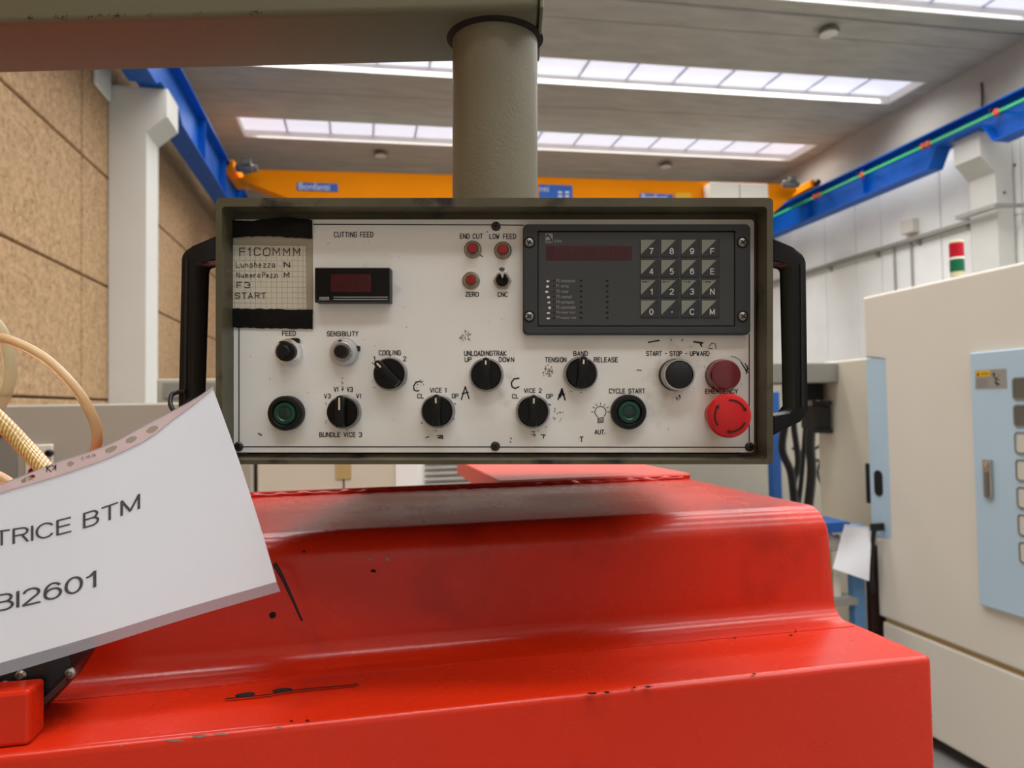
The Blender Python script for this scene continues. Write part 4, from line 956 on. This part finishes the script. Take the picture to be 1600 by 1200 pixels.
for k, s in enumerate(rows_):
    Y0 = 438.5 + 8.3 * k; bm = nb(); text(bm, s, lambda u, v: LH(869.3 + (ends[k] - 869.3) * u, Y0 + 2.6 - 5.2 * v, hp + .0003)); put('legend', bm, 'key_text_dim', ku)
    for X0, m_ in ((866, 'led_dark'), (907.8, 'dark_gap'), (948.8, 'dark_gap')): put('indicator_dot', poly(nb(), rect(X0 - 2, Y0 - 1.3, X0 + 2, Y0 + 1.5, hp + .0003)), m_, ku)
    bm = nb(); poly(bm, [LH(blx[k] + random.uniform(2, 3.4) * cos(q), Y0 + 1 + random.uniform(1.3, 2.2) * sin(q), hp + .0003) for q in [i * pi / 4 for i in range(8)]]); put('paint_dab', bm, 'white_paint', ku)
bm = nb(); poly(bm, rect(852.3, 365, 863.5, 375, hp + .0003), 0)
ribbon(bm, [(856, 367.5), (858.5, 369.5), (862, 375)], 1.8, 0, 1, mp=lambda x, y: LH(x, y, hp + .0004)); ribbon(bm, [(853.5, 370), (856, 367)], 2.2, 0, 1, mp=lambda x, y: LH(x, y, hp + .0004))
ribbon(bm, [(852.5, 375), (852.5, 379.5), (863.5, 379.5), (863.5, 375)], .6, 0, 0, mp=lambda x, y: LH(x, y, hp + .0003)); text(bm, 'ESA', lambda u, v: LH(854 + 8 * u, 379 - 3 * v, hp + .0003), 0)
put('maker_emblem', bm, ['key_text_dim', 'dark_gap'], ku)
put('legend', text(nb(), 'S96', lambda u, v: LH(866 + 11.5 * u, 379.2 - 4.6 * v, hp + .0003)), 'key_text_dim', ku)

# handles
def handle(outer, inner, name='handle'):
    bm = nb(); pts = outer + inner[::-1]; prism(bm, [L(x, y, .612)[:2] for x, y in pts], -.640, -.612, 'xy', bev=.0014)
    h = put(name, bm, 'black_plastic', cp, smooth=True); return h
def rc(p, c, q, n=4):                      # rounded corner between two points
    return [tuple((1 - t_) ** 2 * a_ + 2 * t_ * (1 - t_) * b_ + t_ ** 2 * d_ for a_, b_, d_ in zip(p, c, q)) for t_ in [i / n for i in range(n + 1)]]
o_ = [(337, 368)] + rc((300, 385), (285, 391), (283, 404)) + rc((279, 640), (278, 655), (290, 662)) + [(337, 684)]
i_ = [(337, 407)] + rc((313, 407.5), (304, 409), (303, 418)) + rc((299, 630), (299, 640), (308, 641)) + [(337, 644)]
h = handle(o_, i_)
bm = nb(); prism(bm, [L(x, y, .612)[:2] for x, y in ((290, 405), (294, 405), (290.5, 640), (286.5, 640))], -.6135, -.6112, 'xy'); put('grip_rib', bm, 'black_satin', h)
o_ = [(1208, 371)] + rc((1240, 387), (1257, 395), (1260, 410)) + rc((1262, 640), (1262, 652), (1250, 659)) + [(1208, 681)]
i_ = [(1208, 408.5)] + rc((1230, 409), (1239, 410), (1240, 419)) + rc((1242, 636), (1242, 645), (1234, 646)) + [(1208, 649)]
h = handle(o_, i_)
bm = nb(); prism(bm, [L(x, y, .612)[:2] for x, y in ((1250, 412), (1254, 412), (1256, 636), (1252, 636))], -.6135, -.6112, 'xy'); put('grip_rib', bm, 'black_satin', h)

# ------------------------------------------------------------------ suspension arm
sa = thing('support_arm', L(773.5, 62, .70), 'grey green overhead arm with a round column carrying the control panel', 'support arm', PF)
cx = (773.5 - 800) * .70 / F; zc = -.70; yb_ = .339; yt = y1_ + .0005
put('column', lathe(nb(), [(0, 0), (.0418, 0), (.0418, yb_ - yt), (0, yb_ - yt)], (cx, yt, zc), 72, axis='y'), 'grey_green_enamel', sa, smooth=True)
# beam: sheared slightly in plan so that its left end recedes
xe = (848 - 800) * .66 / F; dz = .055; ln = .95
bm = nb(); box(bm, (xe - ln, yb_, -.745), (xe - .0035, yb_ + .16, -.640), .006, 4)
for v in bm.verts: v.co.z += -(xe - v.co.x) * dz
put('arm_beam', bm, 'grey_green_beam', sa, smooth=True)
bm = nb(); box(bm, (xe - .0035, yb_ - .001, -.745), (xe, yb_ + .16, -.6385), .0012, 2); put('end_plate', bm, 'grey_green_beam', sa)
put('weld_ring', lathe(nb(), [(.0418, -.003), (.0455, -.0012), (.0475, 0), (.0418, 0)], (cx, yb_, zc), 64, axis='y'), 'grime', sa, smooth=True)
bm = nb()
for px, n_ in ((45, 9), (52, 7), (92, 10), (97, 6), (140, 6), (152, 6), (182, 12), (188, 6), (232, 7), (312, 6), (395, 9), (402, 6)):
    for k in range(n_):
        x = px + random.gauss(0, 5); y = 29 - x * .0235 + random.gauss(0, 1.8); d_ = .640 + (xe - (x - 800) * .65 / F) * dz - .0006; e_ = random.uniform(.5, 1.4)
        poly(bm, [L(x + e_ * random.uniform(.6, 1.3) * cos(q), y + e_ * .7 * sin(q), d_) for q in [i * pi / 3 for i in range(6)]])
put('rust_specks', bm, 'chip_dark', sa, kind='stuff')

# ------------------------------------------------------------------ taped note
nt = thing('taped_note', S(423, 514), 'handwritten squared paper note taped to the panel face under film with black tape', 'note', PF)
nb_ = .0003
a = S(358, 488); b = S(479, 370)
pp = put('note_paper', prism(nb(), [S(358, 383)[:2], S(478, 385)[:2], S(479.5, 492)[:2], S(357.5, 490)[:2]], -DP + .0004, -DP + .0008, 'xy'), 'squared_paper', nt)
put('back_film', prism(nb(), [S(356, 366)[:2], S(489, 368)[:2], S(489.5, 490)[:2], S(357, 490)[:2]], -DP + .0001, -DP + .0003, 'xy'), 'paper_rule', nt)
bm = nb()
for k in range(15): ribbon(bm, [(358.5 + 8.25 * k, 383.5), (358.8 + 8.25 * k, 485)], .55, 0, mp=PM(.0009))
for k in range(13): ribbon(bm, [(358.5, 390 + 8.35 * k), (478.5, 391 + 8.35 * k)], .55, 0, mp=PM(.0009))
put('ruled_grid', bm, 'paper_rule', pp)
for s, xa, xb, ya, yc, wd, m_ in (('F1COMMM', 375, 470, 388, 399.5, 1.5, 'pencil'), ('Lunghezza', 370, 430, 409.5, 418, 1.1, 'pencil'), ('N', 445, 453, 410, 417.5, 1.9, 'pencil'),
                              ('Numero', 370.5, 407, 426, 433.8, 1.1, 'pencil'), ('Pezzi', 411, 435, 426, 433.8, 1.1, 'pencil'), ('M', 444.5, 453, 426, 433.8, 1.4, 'pencil'), ('F3', 371, 391, 441.5, 450, 1.3, 'pencil'), ('START', 368.5, 416, 458, 466.5, 1.4, 'pencil')):
    bm = nb()
    for st in stroke_text(s, xa, xb, ya, yc, .28, 2.2): ribbon(bm, st, wd, 0, mp=PM(.0011))
    put('handwriting', bm, m_, pp)
def tape(pts, h0, name='black_tape'):
    # crinkled strip on a small grid
    bm = nb(); (tl, tr, br, bl) = pts; rows = []; nx, ny = 26, 6
    for j in range(ny + 1):
        v = j / ny; rw = []
        for i in range(nx + 1):
            u = i / nx; x = (tl[0] * (1 - u) + tr[0] * u) * (1 - v) + (bl[0] * (1 - u) + br[0] * u) * v; y = (tl[1] * (1 - u) + tr[1] * u) * (1 - v) + (bl[1] * (1 - u) + br[1] * u) * v
            if j in (0, ny): y += random.uniform(-.7, .7)
            if j == 0 and name == 'top_tape': y += 2.5 * sin(u * 7)
            if j == ny and name == 'top_tape': y += 1.6 * sin(u * 6 + 2)
            h = h0 + .0007 * (.5 + .5 * sin(u * 9 + v * 4)) * sin(pi * v); rw.append(bm.verts.new(S(x, y, h)))
        rows.append(rw)
    for j in range(ny):
        for i in range(nx): bm.faces.new([rows[j][i], rows[j + 1][i], rows[j + 1][i + 1], rows[j][i + 1]])
    put(name, bm, 'black_tape', nt, smooth=True)
tape([(356, 343), (489, 342.5), (489, 371.5), (354, 371)], .0016, 'top_tape')
tape([(357, 482), (489.5, 484.5), (489.5, 514.5), (357, 512)], .0016, 'bottom_tape')

# ------------------------------------------------------------------ document sleeve hanging from the left handle
def dd(px, py): return .590 - .00019 * (333 - px) + .00003 * (py - 600) - .006 * math.exp(-((px - 150) / 160) ** 2)
def SP(px, py, h=0): return L(px, py, dd(px, py) - h)
sl = thing('document_sleeve', SP(276, 640), 'white printed sheet in a clear punched plastic sleeve hanging from the left handle', 'document', PF)
def interp(pts, x):
    pts = sorted(pts)
    if x <= pts[0][0]: return pts[0][1]
    for (a_, b_), (c_, d_) in zip(pts, pts[1:]):
        if x <= c_:
            t_ = (x - a_) / (c_ - a_); return b_ + (d_ - b_) * t_
    return pts[-1][1]
def curve(pts, n=60):
    q = smooth_pts([(a_, b_, 0) for a_, b_ in pts], 12); L_ = [0]
    for u, v in zip(q, q[1:]): L_.append(L_[-1] + (v - u).length)
    out = []
    for k in range(n + 1):
        s = L_[-1] * k / n; i = max(j for j in range(len(L_)) if L_[j] <= s + 1e-9); i = min(i, len(q) - 2); f_ = (s - L_[i]) / max(1e-9, L_[i + 1] - L_[i]); out.append(tuple((q[i].lerp(q[i + 1], f_))[:2]))
    return out
top_s = curve([(-260, 838), (-120, 798), (0, 757), (90, 722), (140, 706), (180, 690), (230, 663), (272, 641), (310, 620), (333, 604)])
top_p = curve([(-260, 856), (-120, 814), (0, 772), (60, 754), (125, 733), (180, 712), (232, 686), (270, 657), (305, 631), (333, 608)])
bot_p = curve([(-180, 1085), (0, 1036), (140, 996), (290, 950), (432, 909)])
bot_s = curve([(-180, 1106), (0, 1056), (140, 1014), (290, 967), (438, 924)])
def strip(bm, A, B, nv, h, bulge=0):
    rows = []
    for j in range(nv + 1):
        v = j / nv; rw = []
        for (ax, ay), (bx, by) in zip(A, B):
            x = ax + (bx - ax) * v; y = ay + (by - ay) * v; x += bulge * sin(pi * v) * max(0, (ax + 260) / 593); rw.append(bm.verts.new(SP(x, y, h)))
        rows.append(rw)
    for j in range(nv):
        for i in range(len(A) - 1): bm.faces.new([rows[j][i], rows[j + 1][i], rows[j + 1][i + 1], rows[j][i + 1]])
    return bm
pg = put('printed_page', strip(nb(), top_p, bot_p, 24, 0, 4), 'paper_white', sl, smooth=True)
put('sleeve_front', strip(nb(), top_p, bot_s, 24, .0007, 4), 'sleeve_film', sl, smooth=True)
put('sleeve_hem', strip(nb(), bot_p, bot_s, 3, .0001), 'sleeve_edge', sl, smooth=True)
# punched strip with real holes: short quads around oval openings
hl = [(44, 748, 12, 4), (110, 725, 5.5, 4), (173.5, 702, 10.5, 4.5), (205, 687, 9, 4.5), (238, 671, 10, 5)]
def dense(c, m=4): return [(c[i][0] + (c[i + 1][0] - c[i][0]) * k / m, c[i][1] + (c[i + 1][1] - c[i][1]) * k / m) for i in range(len(c) - 1) for k in range(m)] + [c[-1]]
bm = strip(nb(), dense(top_s, 6), dense(top_p, 6), 14, .0002); inv = []
for f in bm.faces:
    q = f.calc_center_median(); d_ = -q.z; px = 800 + q.x * F / d_; py = 600 - q.y * F / d_
    for hx, hy, ra, rb in hl:
        u = (px - hx) * cos(.42) - (py - hy) * sin(.42); v = (px - hx) * sin(.42) + (py - hy) * cos(.42)
        if (u / ra) ** 2 + (v / rb) ** 2 < 1: inv.append(f)
bmesh.ops.delete(bm, geom=list(set(inv)), context='FACES')
put('punched_strip', bm, 'sleeve_strip', sl)
bm = strip(nb(), [(x, y - 1) for x, y in top_s], [(x, y + .8) for x, y in top_s], 1, .0004); put('strip_edge', bm, 'sleeve_edge', sl)
bm = strip(nb(), [(x, y - 1.6) for x, y in top_p], [(x, y + .8) for x, y in top_p], 1, .0009); put('strip_edge', bm, 'sleeve_edge', sl)
def curved(s, x0, x1, base, cap, m_, par, h=.0004, sl_=.0):
    put('printed_line', grotesque(nb(), s, lambda u, v: SP(x0 + (x1 - x0) * u + sl_ * v * cap, base(x0 + (x1 - x0) * u) - cap * v, h), .115), m_, par)
curved('TRICE BTM', -9, 217, lambda x: 852 - .125 * x - .00064 * x * x, 22, 'print_black', pg)
curved('BI2601', -8, 148, lambda x: 954 - .19 * x - .00042 * x * x, 24, 'print_black', pg)
put('strip_code', text(nb(), 'C 10-15', lambda u, v: SP(127 + 22 * u, 719 - 6 * u - 4.5 * v, .0006)), 'print_black', sl)
bm = nb()
for q in ([(73, 728), (73, 737)], [(73, 732), (79, 728)], [(74, 732), (80, 737)], [(87, 726), (87, 735)], [(87, 730), (81, 727)], [(87, 730), (82, 734)]): ribbon(bm, q, 1.5, 0, mp=lambda x, y: SP(x, y, .0006))
put('strip_emblem', bm, 'print_black', pg)
bm = nb(); ribbon(bm, [(290, 628), (297, 623)], 2.6, 0, mp=lambda x, y: SP(x, y, .0012)); put('punch_slot', bm, 'dark_gap', sl)
# tie holding the sleeve to the handle
tp = [L(277, 646, .588), L(270, 640, .590), L(266, 630, .597), L(268, 618, .606), L(276, 613, .611), L(290, 612, .6105)]
bm = nb(); tube(bm, tp, .0020, 8); put('tie_strap', bm, 'black_satin', frame=PF, smooth=True, label='small black tie strap looping the sleeve to the left handle', cat='cable tie', org=tp[0])
# thin black strip poking out below the sleeve corner
q = [L(428, 880, .662), L(440, 900, .662), L(455, 932, .664), L(472, 970, .668)]
bm = nb(); tube(bm, q, lambda s: .0022 - .0012 * s, 8); put('black_strip', bm, 'black_satin', frame=PF, smooth=True, label='thin black strip poking out beneath the lower right corner of the sleeve', cat='strap', org=q[-1])

# ------------------------------------------------------------------ hoses at left
def hose(name, pts, r, m_, lb):
    q = [L(*p) for p in pts]; bm = nb(); tube(bm, q, r, 20, n=14); return put(name, bm, m_, frame=PF, smooth=True, label=lb, cat='hose', org=q[-1])
hose('clear_hose', [(-90, 512, .66), (-40, 519, .655), (0, 527, .65), (35, 540, .65), (70, 560, .65), (105, 592, .652), (132, 627, .655), (150, 665, .66), (152, 690, .665), (146, 715, .68), (140, 760, .695), (136, 812, .70)], .0046, 'hose_clear', 'plain amber clear hose arching up and over at the far left')
hose('braided_hose', [(-110, 560, .66), (-50, 612, .66), (0, 658, .66), (35, 694, .66), (70, 733, .655), (92, 768, .652), (108, 810, .652)], .0078, 'hose_braided', 'thick yellow braided hose running down behind the sleeve')
hose('clear_hose', [(-70, 470, .70), (-30, 488, .70), (0, 512, .70), (14, 550, .70), (16, 590, .70), (4, 628, .70), (-30, 670, .70), (-80, 700, .70)], .0052, 'hose_pale', 'pale translucent hose curving at the left picture edge behind the amber hose')
hose('clear_hose', [(-60, 728, .66), (-20, 738, .66), (5, 748, .66), (30, 768, .66), (50, 800, .665)], .0046, 'hose_clear', 'short pale hose just above the sleeve at the left picture edge')
